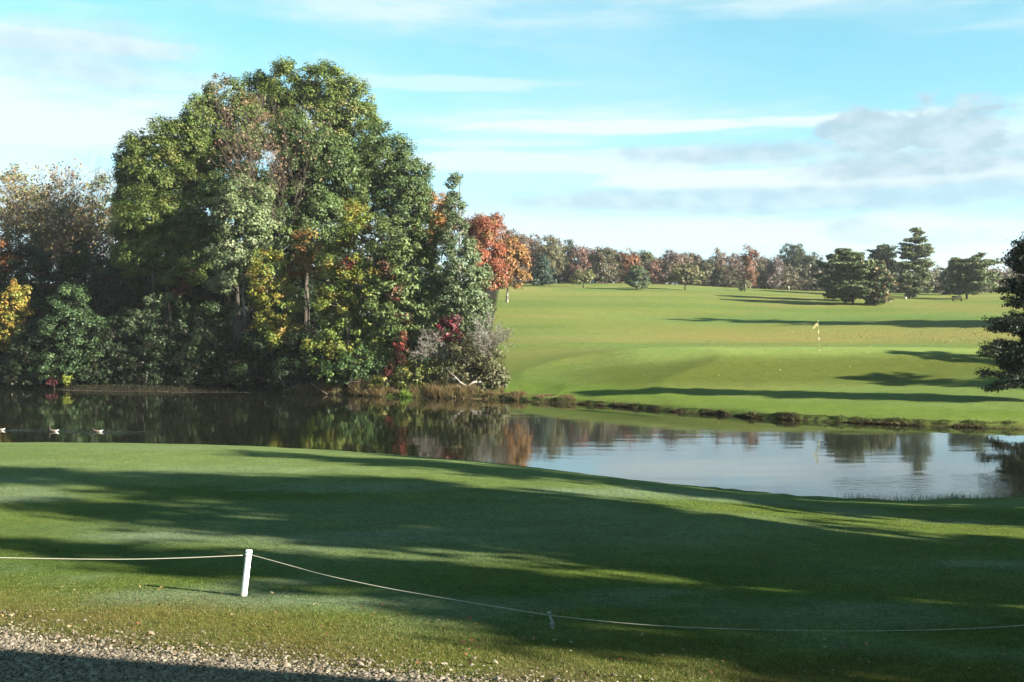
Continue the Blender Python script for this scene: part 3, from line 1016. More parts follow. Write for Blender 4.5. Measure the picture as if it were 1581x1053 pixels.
    B('creeper_vine', 'maroon creeper climbing through the feathery green tree', 'vine', 604, 78,
      [(598, 425, 14, 20), (612, 450, 16, 16), (622, 490, 16, 9), (594, 405, 8, 8)], [(.15, .055, .04, 3), (.12, .07, .04, 3), (.17, .03, .035, 1), (.08, .09, .03, 2)], leaf=.14, dens=1.1, puff=.33, r0=.04, maxleaf=7040, gap=.2)
    B('creeper_vine', 'small scarlet creeper tuft in the big maple', 'vine', 536, 78.3,
      [(536, 405, 12, 10)], P_RED, leaf=.14, dens=1.1, puff=.3, r0=.03, maxleaf=1979, gap=.2)
    B('dogwood_shrub', 'wine-red shrub under the pale-trunked poplar', 'shrub', 690, 76.5,
      [(700, 495, 16, 9), (688, 512, 22, 18), (704, 525, 10, 14)], [(.13, .025, .03, 3), (.09, .03, .035, 2), (.2, .03, .04, 1)], leaf=.16, dens=1.2, puff=.35, r0=.05, maxleaf=7700, gap=.15)
    # shrubs of the right-hand tip
    B('willow_shrub', 'grey-olive shrub sloping down to the tip of the point', 'shrub', 735, 76,
      [(722, 545, 34, 30), (752, 555, 26, 34), (700, 570, 36, 22), (768, 585, 20, 20), (735, 590, 44, 18)],
      P_GREYGR, leaf=.14, dens=1.0, puff=.42, r0=.07, maxleaf=57216, gap=.1)
    B('willow_shrub', 'yellow-olive shrub low on the shore beside the sumac', 'shrub', 655, 76.3,
      [(640, 575, 34, 18), (668, 572, 28, 22), (600, 588, 26, 12)],
      [(.13, .15, .03, 3), (.17, .16, .04, 2), (.08, .10, .03, 2)], leaf=.14, dens=1.1, puff=.35, r0=.05, maxleaf=26407)
    B('laurel_shrub', 'dark green shrub with round clumps at the foot of the big maple', 'shrub', 560, 77,
      [(560, 560, 40, 24), (520, 572, 34, 18)], [(.06, .11, .03, 3), (.04, .08, .025, 2), (.10, .15, .035, 1)], leaf=.14, dens=1.1, puff=.35, r0=.05, maxleaf=19804)
    B('holly_shrub', 'small wine-red shrub at the left-hand waterline', 'shrub', 84, 84,
      [(82, 588, 10, 6)], [(.08, .02, .02, 3)], leaf=.14, dens=1.2, puff=.25, r0=.04, maxleaf=1979)
    B('spicebush_shrub', 'small yellow-green shrub at the left-hand waterline', 'shrub', 106, 84,
      [(106, 584, 9, 11)], [(.16, .19, .03, 3)], leaf=.14, dens=1.2, puff=.25, r0=.04, maxleaf=1979)
    # orange-brown tree standing in the field
    B('oak_tree', 'orange-brown tree with a pale trunk standing alone in the field beside the point', 'tree', 783, hit(783, 467, 90)[1],
      [(790, 388, 24, 22), (775, 400, 24, 26), (800, 412, 18, 24), (788, 428, 30, 14)],
      [(.34, .17, .05, 3), (.27, .13, .05, 2), (.38, .22, .07, 1)], leaf=.3, dens=1.5, puff=.8, bark=M_PALEBARK, r0=.2, maxleaf=19804)


build_point_wood()


def bare_tree(name, label, px, D, top, r0, seed, mat, palette=None, sparse=1, spread=.75, lean=0.0, depth=5, leaf=.16, group=None, xs=1.0):
    X = (px - 790.5) / F * D
    z = hz(X, D)
    h = (CAMZ + (HZ - top) / F * D) - z
    V, Fl, tips = twigs((0, 0, 0), h * .93, spread, r0, depth, 3, seed=seed, lean=lean)
    V[:, 0] *= xs; tips[:, 0] *= xs
    V[:, 2] *= h / V[:, 2].max(); tips[:, 2] *= h / max(tips[:, 2].max(), 1e-6)
    root = empty(name, (X, D, z))
    tag(root, label, 'tree', group)
    mesh_obj('trunk', V, Fl, mat, root)
    if palette:
        t = np.repeat(tips, sparse, 0)
        P = t + rng.normal(0, .18, t.shape)
        n = len(P)
        c = pick_cols(palette, n, np.repeat(np.arange(len(tips)), sparse), len(tips))
        V, Fq, C = leaves(P, rand_unit(n) + np.array([0, 0, .4]), leaf, c)
        tag(mesh_obj('crown', V, Fq, M_LEAF, root, C), kind='stuff')
    return root


def build_bare():
    bare_tree('maple_tree', 'thin-leaved pinkish brown tree showing its pale branches below the tallest crown', 413, 85.5, 132, .20, 19, M_TWIG, P_PINKBR, 1, .28, 0, 5, .15, xs=.62)
    G = 'thin brown trees behind the left-hand shore'
    for i, (px, D, top, txt, sd) in enumerate([
            (14, 112, 262, 'leftmost thinning brown tree behind the shore woods', 11),
            (48, 106, 248, 'tall nearly bare tree with reddish tips behind the orange-brown tree', 12),
            (84, 114, 268, 'thinning brown tree with a dark straight trunk above the green ash', 13),
            (112, 105, 258, 'nearly bare tree leaning over the green ash', 14),
            (146, 110, 280, 'thinning brown tree just left of the gap in the trees', 15),
            (172, 104, 235, 'bare grey tree against the sky beside the broad oak', 16)]):
        bare_tree('maple_tree', txt, px, D, top, .17, sd, M_BARK if i in (2, 5) else M_TWIG, (P_PINKBR + P_TANGR) if i != 5 else None, 2 if i != 5 else 0, .6, (-.1, .12, .02, .2, -.12, .05)[i], 5, .2, G)
    for i, (x, y, rx, ry, D, txt, pal) in enumerate([
            (28, 305, 40, 50, 118, 'tan-green hazy tree behind the thin left-hand trees', P_TANGR),
            (92, 345, 40, 38, 122, 'brown-topped rounded tree behind the thin left-hand trees', P_PINKBR + P_TANGR),
            (155, 312, 26, 46, 120, 'green-brown tree next to the gap beside the broad oak', P_OAK + P_BROWN),
            (60, 385, 70, 40, 112, 'brown undergrown tree low behind the thin left-hand trees', P_BROWN),
            (150, 395, 50, 40, 110, 'reddish brown undergrown tree beside the broad oak', P_BROWN + P_PINKBR)]):
        broad_tree('ash_tree', txt, 'tree', x, D, [(x, y, rx, ry), (x + rx * .5, y + 25, rx * .7, ry * .7), (x - rx * .5, y + 30, rx * .6, ry * .7)], pal,
                   leaf=.19, dens=1.0, puff=.55, r0=.16, maxleaf=12000, gap=.3, group='hazy trees behind the left-hand shore')
    # grey bare bushes on the tip of the point
    bare_tree('alder_tree', 'slender bare alder with a pale trunk at the tip of the point', 745, 75.6, 480, .09, 21, M_PALEBARK, None, 0, .5, -.05, 5)
    bare_tree('dead_tree', 'dead grey thicket of branches beside the wine-red shrub', 672, 76, 500, .06, 23, M_PALEBARK, None, 0, .8, .1, 5)
    bare_tree('dead_tree', 'bleached dead spray of branches under the silvery aspen', 338, 83, 482, .07, 25, M_PALEBARK, None, 0, .9, -.3, 4)
    # pale stems in the shade of the point
    for i, (px, top, D, txt) in enumerate([(362, 455, 82.6, 'pale thin trunk standing in shade left of the aspen'), (372, 470, 83.2, 'pale thin trunk standing in shade closest to the aspen')]):
        bare_tree('birch_tree', txt, px, D, top, .09, 31 + i, M_PALEBARK, None, 0, .35, .03, 3)


build_bare()


# ------------------------------------------------------------------ conifers
def conifer(name, label, base, H_, rows, palette, seed=0, sy=1.0, r0=.2, needle=.28, tuft=.35, bare=.12, dens=1.0, wind=(0, 0), cat='tree', group=None,
            droop=.05, mat=None, flat=.35, nlev=14, nb=(5, 7), open_=.25, trunk_lean=(0, 0), maxneedle=30000):
    """rows: (height fraction, half width in metres) outline; boughs grow in uneven whorls"""
    rs = np.random.default_rng(seed)
    hs = np.array([r[0] for r in rows]); ws = np.array([r[1] for r in rows])
    n = 10
    tt = np.linspace(0, 1, n)
    pts = np.stack([trunk_lean[0] * tt ** 1.5, trunk_lean[1] * tt ** 1.5, H_ * tt * .98], 1)
    pts[1:-1, :2] += rs.normal(0, .012 * H_, (n - 2, 2))
    pts[0, 2] = -.3
    P0, P1, R0, R1 = list(pts[:-1]), list(pts[1:]), list(r0 * (1 - .85 * tt[:-1])), list(r0 * (1 - .85 * tt[1:]))
    TC, TR = [], []
    for lv in range(nlev):
        f = bare + (1 - bare) * (lv + rs.uniform(-.3, .3)) / (nlev - 1)
        f = min(max(f, bare), .985)
        for b in range(rs.integers(nb[0], nb[1] + 1)):
            if rs.random() < open_ * .6: continue
            f = bare + (1 - bare) * (lv + rs.uniform(-.85, .85)) / (nlev - 1)
            f = min(max(f, bare), .985)
            a = rs.uniform(0, 2 * math.pi)
            w = np.interp(f, hs, ws) * rs.uniform(.5, 1.2)
            dirv = np.array([math.cos(a), math.sin(a) * sy, 0])
            w *= 1 + wind[0] * dirv[0] + wind[1] * dirv[1]
            o = np.array([np.interp(f, tt, pts[:, 0]), np.interp(f, tt, pts[:, 1]), f * H_])
            up = rs.uniform(-.16, .34) + (f - .4) * .35 - droop
            e = o + dirv * w + np.array([0, 0, w * up])
            mid = (o + e) / 2 + np.array([0, 0, -.04 * w])
            rb = max(.015, r0 * .28 * (1 - f * .7))
            P0 += [o, mid]; P1 += [mid, e]; R0 += [rb, rb * .65]; R1 += [rb * .65, rb * .25]
            nt_ = max(2, int(w / tuft * 1.5 * dens))
            for q in range(nt_):
                s = rs.uniform(.30, 1.04)
                side = np.array([-dirv[1], dirv[0], 0]) * rs.normal(0, .20 * w * (1.15 - s * .5))
                base_p = (o * (1 - s * 2) + mid * s * 2) if s < .5 else (mid * (2 - 2 * s) + e * (2 * s - 1))
                TC.append(base_p + side + np.array([0, 0, rs.uniform(0, .12) * w * .3]))
                TR.append(tuft * rs.uniform(.6, 1.35))
    TC, TR = np.array(TC), np.array(TR)
    cnt = np.maximum(8, 9.0 * (TR / needle) ** 2).astype(int)
    if cnt.sum() > maxneedle:
        cnt = np.maximum(3, cnt * maxneedle // cnt.sum())
    pid = np.repeat(np.arange(len(TC)), cnt)
    m = len(pid)
    u = rand_unit(m)
    P = TC[pid] + u * (TR[pid] * rng.random(m) ** .5)[:, None] * np.array([1, 1, flat])
    Nn = u * .5 + np.array([0, 0, .55]) + rand_unit(m) * .7
    c = pick_cols(palette, m, pid, len(TC), .3)
    V, Fq, C = leaves(P, Nn, needle * 1.1, c, aspect=.45, fold=.1)
    root = empty(name, base)
    tag(root, label, cat, group)
    tag(mesh_obj('crown', V, Fq, M_NEEDLE, root, C), kind='stuff')
    tv, tf = tubes(P0, P1, R0, R1, 6)
    mesh_obj('trunk', tv, tf, mat or M_DARKBARK, root, smooth=True)
    return root


def px_h(b, top):
    return (CAMZ + (HZ - top) / F * b[1]) - b[2]


def build_conifers():
    # the big dark pine on the far bank, cut by the frame
    X, Y = 29.0, 59.5
    conifer('pine_tree', 'big dark pine on the far bank, cut off by the edge of the photo', (X, Y, hz(X, Y)), 9.6,
            [(0, 2.0), (.15, 2.9), (.26, 3.3), (.42, 3.1), (.50, 2.2), (.66, 2.1), (.8, 1.8), (.9, 1.2), (1, .3)], [(.014, .026, .012, 3), (.020, .032, .014, 2), (.035, .03, .016, 1)], 5, .35, .24, .14, .40, .16, 3.6, nlev=22, nb=(11, 14), open_=.2, flat=.5, maxneedle=120000)
    S_ = [
        ('pine_tree', 'tall tiered pine standing highest of the pines on the slope', (1413, 458), 354, [(0, 1.6), (.12, 2.6), (.25, 3.3), (.45, 3.1), (.62, 2.5), (.75, 2.0), (.9, 1.5), (1, .6)], P_PINELT, 41, .28, .10),
        ('pine_tree', 'wide bushy pine at the left-hand end of the pine group', (1300, 464), 386, [(0, 1.5), (.15, 2.9), (.35, 3.5), (.6, 3.0), (.8, 2.0), (1, .7)], P_PINE + P_PINELT, 42, .22, .10),
        ('pine_tree', 'pine with a short forked trunk just right of the wide bushy pine', (1317, 471), 392, [(0, 1.2), (.2, 2.6), (.4, 3.0), (.6, 2.6), (.8, 1.8), (1, .8)], P_PINELT, 43, .2, .18),
        ('pine_tree', 'low round pine with brown-tinged boughs in the middle of the group', (1350, 471), 405, [(0, 1.2), (.2, 2.2), (.45, 2.6), (.7, 2.1), (.9, 1.4), (1, .6)], P_PINE + [(.16, .12, .06, 3)], 44, .2, .16),
        ('pine_tree', 'dark pine behind the middle of the group', (1362, 456), 380, [(0, 2), (.3, 3.2), (.6, 3.0), (.85, 2.2), (1, .9)], P_PINE, 45, .2, .12),
        ('pine_tree', 'spreading pine with a windswept flat top at the right-hand end', (1493, 462), 403, [(0, 1.0), (.2, 2.6), (.45, 3.6), (.7, 3.4), (.9, 3.2), (1, 2.2)], P_PINELT, 46, .2, .2),
        ('pine_tree', 'dark pine just behind the spreading flat-topped pine', (1474, 455), 412, [(0, 1.5), (.3, 2.6), (.7, 2.2), (1, .8)], P_PINE, 47, .2, .15),
        ('spruce_tree', 'blue-green spruce near the top of the left-hand field', (838, 441), 396, [(0, 1.9), (.2, 2.0), (.45, 1.6), (.7, 1.1), (1, .2)], P_SPRUCE, 48, .15, .10),
        ('pine_tree', 'small layered pine alone in the open field', (983, 447), 414, [(0, .8), (.2, 1.7), (.5, 1.5), (.8, 1.1), (1, .5)], P_SPRUCE + P_PINELT, 49, .12, .2),
    ]
    for name, lab, (bx, by), top, rows, pal, sd, r0, bare in S_:
        b = hit(bx, by, 100)
        conifer(name, lab, tuple(b), px_h(b, top), [(a_, w_ * 1.12) for a_, w_ in rows], pal, sd, 1.0, r0, .34, .62, bare, 2.0, group='pines on the golf course slope' if name == 'pine_tree' else None,
                nlev=16, nb=(7, 9), open_=.2, wind=(.25, 0) if sd in (46,) else (0, 0), flat=.38)
    # shade-casting pines standing on the far side beyond the edge of the photo
    for i, (X, Y, h, lab) in enumerate([(42.8, 63.2, 8.2, 'pine on the mound standing past the big dark pine'),
                                        (47.0, 71.5, 8.4, 'pine on the upper mound past the big dark pine'),
                                        (66, 122, 17.5, 'tall pine beside the upper fairway, first of the row'),
                                        (74, 120, 16, 'tall pine beside the upper fairway, second of the row'),
                                        (84, 115, 17, 'tall pine beside the upper fairway, third of the row'),
                                        (95, 110, 18, 'tall pine beside the upper fairway, fourth of the row')]):
        big = i > 1
        conifer('pine_tree', lab, (X, Y, hz(X, Y)), h, [(0, 1.5), (.15, 3 if not big else 5), (.4, 3.2 if not big else 6.5), (.7, 2.8 if not big else 5.5), (1, 1.0 if not big else 2.5)],
                P_PINE, 60 + i, 1.0, .25, .45 if big else .26, .8 if big else .5, .1, 1.6, nlev=14, nb=(6, 8), group='pines right of the fairway', maxneedle=16000)


build_conifers()


def build_field_trees():
    for name, lab, (bx, by), rows, pal, cat in [
            ('hawthorn_tree', 'small round olive tree left of the lone layered pine', (901, 444), [(901, 424, 17, 10), (892, 430, 14, 7)], [(.15, .155, .05, 3), (.11, .12, .04, 2)], 'tree'),
            ('hawthorn_tree', 'wide olive-brown tree with a forked trunk near the far treeline', (1058, 448), [(1058, 420, 25, 15), (1045, 428, 16, 10), (1072, 426, 16, 11)], [(.12, .13, .06, 3), (.13, .11, .05, 2)], 'tree'),
            ('maple_tree', 'small bright yellow-orange tree in front of the far treeline', (1102, 441), [(1102, 418, 9, 13), (1102, 427, 8, 8)], [(.50, .30, .06, 3), (.42, .22, .05, 1)], 'tree'),
            ('hawthorn_tree', 'tiny olive bush right of the yellow-orange tree', (1150, 450), [(1150, 440, 9, 8)], [(.13, .13, .06, 3)], 'tree'),
            ('juniper_shrub', 'small dark bush at the foot of the tallest pine', (1404, 460), [(1406, 453, 9, 6)], P_PINELT, 'shrub')]:
        b = hit(bx, by, 100)
        broad_tree(name, lab, cat, bx, b[1], rows, pal, leaf=.3, dens=1.5, puff=.6, r0=.14, maxleaf=3500, nmax=30, bark=M_DARKBARK)


build_field_trees()


def build_treeline():
    G = 'trees of the far treeline'
    O = (.30, .15, .07)
    T = [  # px, top, half width, colours, what it looks like
        (790, 352, 20, [(.15, .12, .085), (.12, .10, .07)], 'grey-brown tree right behind the orange-brown field tree'),
        (818, 356, 20, [(.14, .11, .08), (.17, .12, .09)], 'brownish tree between the field oak and the blue-green spruce'),
        (850, 360, 22, [(.13, .13, .06), (.11, .11, .055)], 'rounded olive-brown tree above the blue-green spruce'),
        (878, 366, 9, [(.06, .08, .045)], 'narrow dark tree poking up between brown crowns'),
        (902, 374, 25, [(.21, .13, .095), (.16, .11, .08)], 'pinkish brown tree above the small round olive tree'),
        (930, 376, 16, [(.08, .09, .05), (.12, .10, .06)], 'dark-topped brown tree right of the pinkish one'),
        (950, 384, 18, [(.12, .11, .065)], 'dull brown tree above the dark hedge'),
        (973, 381, 14, [(.32, .15, .075), (.25, .13, .07)], 'orange-brown tree directly above the lone layered pine'),
        (992, 383, 17, [(.11, .13, .06)], 'green tree beside the orange-brown one in the treeline'),
        (1014, 398, 14, [(.26, .16, .11)], 'low pink-orange tree in the treeline'),
        (1036, 384, 18, [(.15, .12, .09), (.18, .13, .10)], 'thin greyish pink tree above the wide olive-brown tree'),
        (1066, 390, 22, [(.15, .12, .08), (.13, .11, .07)], 'brown tree directly behind the wide olive-brown tree'),
        (1092, 398, 14, [(.10, .11, .06)], 'dull green tree just left of the yellow-orange tree'),
        (1107, 382, 13, [(.19, .14, .10)], 'tan thin-topped tree over the yellow-orange tree'),
        (1132, 388, 17, [(.18, .13, .10), (.15, .12, .09)], 'grey-pink tree left of the upright rust tree'),
        (1158, 375, 11, [(.26, .14, .08), (.21, .13, .08)], 'upright rust-coloured tree in the far treeline'),
        (1180, 396, 13, [(.13, .12, .07)], 'low olive tree just right of the upright rust tree'),
        (1196, 388, 12, [(.15, .13, .12)], 'bare grey tree before the dark green evergreens'),
        (1222, 370, 19, [(.055, .085, .04), (.07, .10, .05)], 'dark green rounded evergreen, highest in the right-hand treeline'),
        (1250, 386, 20, [(.065, .09, .045), (.09, .10, .05)], 'dark green tree beside the highest evergreen'),
        (1212, 418, 16, [(.17, .13, .085)], 'light brown bushy tree below the highest evergreen'),
        (1246, 415, 20, [(.20, .16, .09)], 'tan-green bushy tree beside the wide bushy pine'),
        (1275, 400, 16, [(.08, .09, .05)], 'dull green tree partly behind the wide bushy pine'),
        (1385, 425, 20, [(.10, .11, .06)], 'low green tree seen between two pines'),
        (1440, 428, 18, [(.12, .12, .07)], 'low olive tree right of the tallest pine'),
        (1462, 424, 14, [(.15, .12, .08)], 'low brown tree in the gap before the flat-topped pine'),
        (1525, 420, 18, [(.15, .14, .08)], 'olive tree beyond the flat-topped pine'),
        (1548, 424, 15, [(.28, .18, .12)], 'pale orange tree beside the big dark pine'),
        (1330, 420, 24, [(.09, .10, .05)], 'green tree glimpsed behind the pine group'),
        (1585, 422, 22, [(.12, .12, .07)], 'olive tree behind the big dark pine'),
        (1640, 418, 26, [(.13, .11, .07)], 'brown tree of the treeline past the big dark pine'),
    ]
    protos = []
    for k in range(5):
        blobs = [(0, 0, .62, .38, .38, .33)]
        for _ in range(4):
            blobs.append((rng.uniform(-.3, .3), rng.uniform(-.3, .3), rng.uniform(.3, .75), rng.uniform(.15, .28), rng.uniform(.15, .28), rng.uniform(.15, .25)))
        blobs.append((0, 0, .28, .42, .4, .22))
        protos.append(blobs)
    for i, (px, top, hw, cols, lab) in enumerate(T):
        D = 226 + (i * 37 % 23) + (10 if px > 1200 else 0)
        X = (px - 790.5) / F * D
        z = hz(X, D)
        h = CAMZ + (HZ - top) / F * D - z
        w = hw * D / F * 2.9
        bl = [(b[0] * w, b[1] * w, b[2] * h, b[3] * w, b[4] * w, b[5] * h) for b in protos[i % 5]]
        thin = cols[0][0] > .145 and hw < 19
        V, Fq, C, PC, PR = crown_cloud(bl, .30, 1.0 if thin else 1.5, .75, [(c[0] * .86, c[1] * .80, c[2] * .80, 1) for c in cols], .8, .45, 0, .15 if thin else 0, 12000)
        root = empty('evergreen_tree' if cols[0][0] < .07 else 'woodland_tree', (X, D, z))
        tag(root, lab, 'tree', G)
        tag(mesh_obj('crown', V, Fq, M_LEAF, root, C), kind='stuff')
        sv, sf = skeleton((0, 0, 0), PC[PC[:, 2] > .5], h, .16, nmax=34, k=4, trunk_top=.97)
        mesh_obj('trunk', sv, sf, M_BARK, root)
    # the mass of brush under and behind them
    n = 190
    bl = []
    for _ in range(n):
        px = rng.uniform(760, 1900); D = rng.uniform(233, 258)
        X = (px - 790.5) / F * D; z = hz(X, D)
        hh = rng.uniform(1.6, 4.0)
        bl.append((X, D, z + hh * .6, rng.uniform(3, 6), 2.5, hh))
    V, Fq, C, *_ = crown_cloud(bl, .48, 1.1, 1.0, [(.11, .095, .06, 3), (.09, .08, .05, 2), (.08, .09, .045, 2)], .8, .4, 0, 0, 85000)
    tag(mesh_obj('far_undergrowth', V, Fq, M_LEAF, None, C), 'brown brush and hedge filling the foot of the far treeline', kind='stuff')
    # woods behind the point
    bl = []
    for _ in range(80):
        px = rng.uniform(-250, 715); D = rng.uniform(100, 124)
        X = (px - 790.5) / F * D; z = hz(X, D)
        hh = rng.uniform(2.8, 4.6) * (1.55 if 200 < px < 640 else 1)
        bl.append((X, D, z + hh * .8, rng.uniform(3, 5), 2.5, hh))
    V, Fq, C, *_ = crown_cloud(bl, .42, 1.4, 1.0, P_UNDERSHADE + [(.07, .06, .04, 2)], .8, .3, 0, 0, 90000)
    tag(mesh_obj('undergrowth', V, Fq, M_LEAF, None, C), 'dark undergrowth deep inside the woods of the point', kind='stuff')


build_treeline()


# ------------------------------------------------------------------ trees behind the photographer, whose shade lies on the near green
def build_shade_trees():
    specs = [(27.0, 17.3, 13.6, 2.6, 2.6, 'tree beside the near green casting the shade along its crest'),
             (26.0, 10.6, 16.5, 2.9, 2.6, 'tallest tree beside the near green'),
             (23.0, 7.9, 12.8, 2.2, 2.4, 'slim tree beside the tallest one near the green'),
             (22.5, 4.0, 11.7, 2.1, 2.0, 'small tree beside the lawn behind the rope'),
             (24.5, .6, 9.6, 1.3, 2.2, 'smallest tree at the corner of the clubhouse'),
             (31.0, 6.6, 15.0, 2.6, 2.6, 'tree standing back from the green'),
             (27.0, 22.2, 12.4, 2.6, 2.0, 'tree nearest the pond on the near side')]
    for i, (X, Y, h, r, base, lab) in enumerate(specs):
        z = hz(X, Y)
        bl = []
        for q in range(9):
            f = q / 8
            rr = r * (.75 + .35 * math.sin(f * 3.1)) * (1 - .55 * f ** 3)
            zz = base + (h - base) * (f * .92 + .04)
            bl.append((rng.uniform(-.6, .6), rng.uniform(-.45, .45), zz, rr, rr * .9, (h - base) / 9 * .9))
        V, Fq, C, PC, PR = crown_cloud(bl, .42, 1.5, .7, P_OAK, .8, .2, 0, .0, 12000)
        root = empty('oak_tree', (X, Y, z))
        tag(root, lab, 'tree', 'oaks right of the near green')
        tag(mesh_obj('crown', V, Fq, M_LEAF, root, C), kind='stuff')
        sv, sf = skeleton((0, 0, 0), PC, h, .28, nmax=40, k=5)
        mesh_obj('trunk', sv, sf, M_BARK, root)


build_shade_trees()


# ------------------------------------------------------------------ clubhouse that shades the gravel
def box(a, b):
    x0, y0, z0 = a; x1, y1, z1 = b
    V = np.array([(x0, y0, z0), (x1, y0, z0), (x1, y1, z0), (x0, y1, z0), (x0, y0, z1), (x1, y0, z1), (x1, y1, z1), (x0, y1, z1)], float)
    Fq = np.array([(3, 2, 1, 0), (4, 5, 6, 7), (0, 1, 5, 4), (1, 2, 6, 5), (2, 3, 7, 6), (3, 0, 4, 7)])
    return V, [Fq]


def build_clubhouse():
    root = empty('clubhouse', (5.9, 5.45, hz(8, 3) - .1), math.radians(-14))
    tag(root, 'low clubhouse with a brown roof beside the gravel', 'building')
    wall = plain_mat('painted_siding', (.45, .42, .36), .7, .2)
    roof = plain_mat('brown_shingles', (.09, .07, .06), .9, .1, .3, 12)
    trim = plain_mat('white_trim', (.7, .7, .68), .5, .3)
    glass = plain_mat('dark_window_glass', (.03, .035, .04), .08, .6)
    V, Fl = box((.6, -7, 0), (14, -.6, 4.7)); mesh_obj('wall', V, Fl, wall, root)
    Vr = np.array([(0, 0, 4.7), (14.6, 0, 4.7), (14.6, -7.6, 4.7), (0, -7.6, 4.7), (3.5, -3.8, 6.2), (11.1, -3.8, 6.2),
                   (0, 0, 4.85), (14.6, 0, 4.85), (14.6, -7.6, 4.85), (0, -7.6, 4.85)], float)
    Fr4 = np.array([(3, 2, 1, 0), (0, 1, 7, 6), (1, 2, 8, 7), (2, 3, 9, 8), (3, 0, 6, 9), (6, 7, 5, 4), (8, 9, 4, 5)])
    Fr3 = np.array([(7, 8, 5), (9, 6, 4)])
    mesh_obj('roof', Vr, [Fr4, Fr3], roof, root)
    for x in (2.2, 5.2, 10.4):
        V, Fl = box((x, -.62, 1.0), (x + 1.5, -.54, 2.2)); w = mesh_obj('window', V, Fl, trim, root)
        V, Fl = box((x + .1, -.55, 1.1), (x + 1.4, -.51, 2.1)); mesh_obj('pane', V, Fl, glass, w)
    V, Fl = box((8.2, -.62, 0.05), (9.2, -.53, 2.15)); mesh_obj('door', V, Fl, trim, root)


build_clubhouse()


# ------------------------------------------------------------------ gravel
def build_gravel():
    m, nt, out = new_mat('gravel_bed')
    N, L = nt.nodes, nt.links
    tc = N.new('ShaderNodeTexCoord')
    v = N.new('ShaderNodeTexVoronoi'); v.inputs['Scale'].default_value = 38
    L.new(tc.outputs['Object'], v.inputs['Vector'])
    r = N.new('ShaderNodeValToRGB')
    r.color_ramp.elements[0].color = (.03, .024, .018, 1); r.color_ramp.elements[1].color = (.12, .10, .08, 1)
    sp = N.new('ShaderNodeSeparateColor'); L.new(v.outputs['Color'], sp.inputs[0]); L.new(sp.outputs[0], r.inputs[0])
    p = N.new('ShaderNodeBsdfPrincipled'); p.inputs['Roughness'].default_value = .9; p.inputs['Specular IOR Level'].default_value = .15
    L.new(r.outputs[0], p.inputs['Base Color'])
    b = N.new('ShaderNodeBump'); b.inputs['Strength'].default_value = .8; b.inputs['Distance'].default_value = .02; b.invert = True
    L.new(v.outputs['Distance'], b.inputs['Height']); L.new(b.outputs[0], p.inputs['Normal'])
    L.new(p.outputs[0], out.inputs[0])
    xs, ys = np.arange(-9, 7, .12), np.arange(5, 14.2, .12)
    X, Y = np.meshgrid(xs, ys)
    Z = H(X, Y) + .012
    V = np.stack([X, Y, Z], -1).reshape(-1, 3)
    nx, ny = len(xs), len(ys)
    i = (np.arange(nx - 1)[None, :] + nx * np.arange(ny - 1)[:, None]).ravel()
    c = gravel_d(V[i, 0] + .06, V[i, 1] + .06)
    i = i[c < -.3]
    Fq = np.stack([i, i + 1, i + 1 + nx, i + nx], -1)
    tag(mesh_obj('gravel_path', V, Fq, m, smooth=True), kind='structure')
    # the stones
    n = 60000
    X = rng.uniform(-6.2, 2.2, n * 3); Y = rng.uniform(9.2, 13.2, n * 3)
    keep = np.abs(X / Y) < .52
    X, Y = X[keep], Y[keep]
    d = gravel_d(X, Y)
    pr = np.where(d < -.22, 1.0, np.exp(-(d + .22) * 4.6) * .7) * (d < 1.0)
    k = rng.random(len(X)) < pr * .85
    X, Y, d = X[k][:40000], Y[k][:40000], d[k][:40000]
    n = len(X)
    ico = np.array([(1, 0, 0), (.2, 1, 0), (-1, .1, 0), (-.1, -1, 0), (.35, .3, .8), (-.3, -.25, .95), (.1, -.1, -.8)])
    IF = np.array([(0, 1, 4), (1, 2, 4), (4, 2, 5), (2, 3, 5), (3, 0, 5), (5, 0, 4)])
    sz = rng.lognormal(math.log(.0092), .46, n); sz = np.clip(sz, .006, .038)
    V = ico[None] * rng.uniform(.72, 1.2, (n, 7, 1)) * sz[:, None, None] * np.stack([rng.uniform(.8, 1.5, n), rng.uniform(.8, 1.2, n), rng.uniform(.5, .85, n)], -1)[:, None]
    a = rng.uniform(0, 6.28, n); ca, sa = np.cos(a)[:, None], np.sin(a)[:, None]
    x, y = V[:, :, 0] * ca - V[:, :, 1] * sa, V[:, :, 0] * sa + V[:, :, 1] * ca
    tx = rng.normal(0, .35, n)[:, None]
    zz = V[:, :, 2] + x * tx
    V = np.stack([x + X[:, None], y + Y[:, None], zz + (H(X, Y) + .014 + sz * .35)[:, None]], -1).reshape(-1, 3)
    Ff = (IF[None] + 7 * np.arange(n)[:, None, None]).reshape(-1, 3)
    pal = np.array([(.46, .41, .34), (.34, .30, .25), (.54, .50, .43), (.22, .19, .16), (.38, .31, .25), (.11, .095, .08), (.62, .59, .54)])
    c = np.array([.29, .27, .235]) * pal[rng.choice(7, n, p=[.25, .25, .16, .14, .10, .06, .04])] * rng.uniform(.8, 1.15, (n, 1))
    sm, nt, out = new_mat('gravel_stone')
    at = nt.nodes.new('ShaderNodeVertexColor'); at.layer_name = 'Col'
    p = nt.nodes.new('ShaderNodeBsdfPrincipled'); p.inputs['Roughness'].default_value = .8; p.inputs['Specular IOR Level'].default_value = .25
    nt.links.new(at.outputs[0], p.inputs['Base Color']); nt.links.new(p.outputs[0], out.inputs[0])
    tag(mesh_obj('gravel', V, Ff, sm, None, np.repeat(c, 7, 0)), 'loose pale gravel along the front edge of the lawn', kind='stuff')


build_gravel()


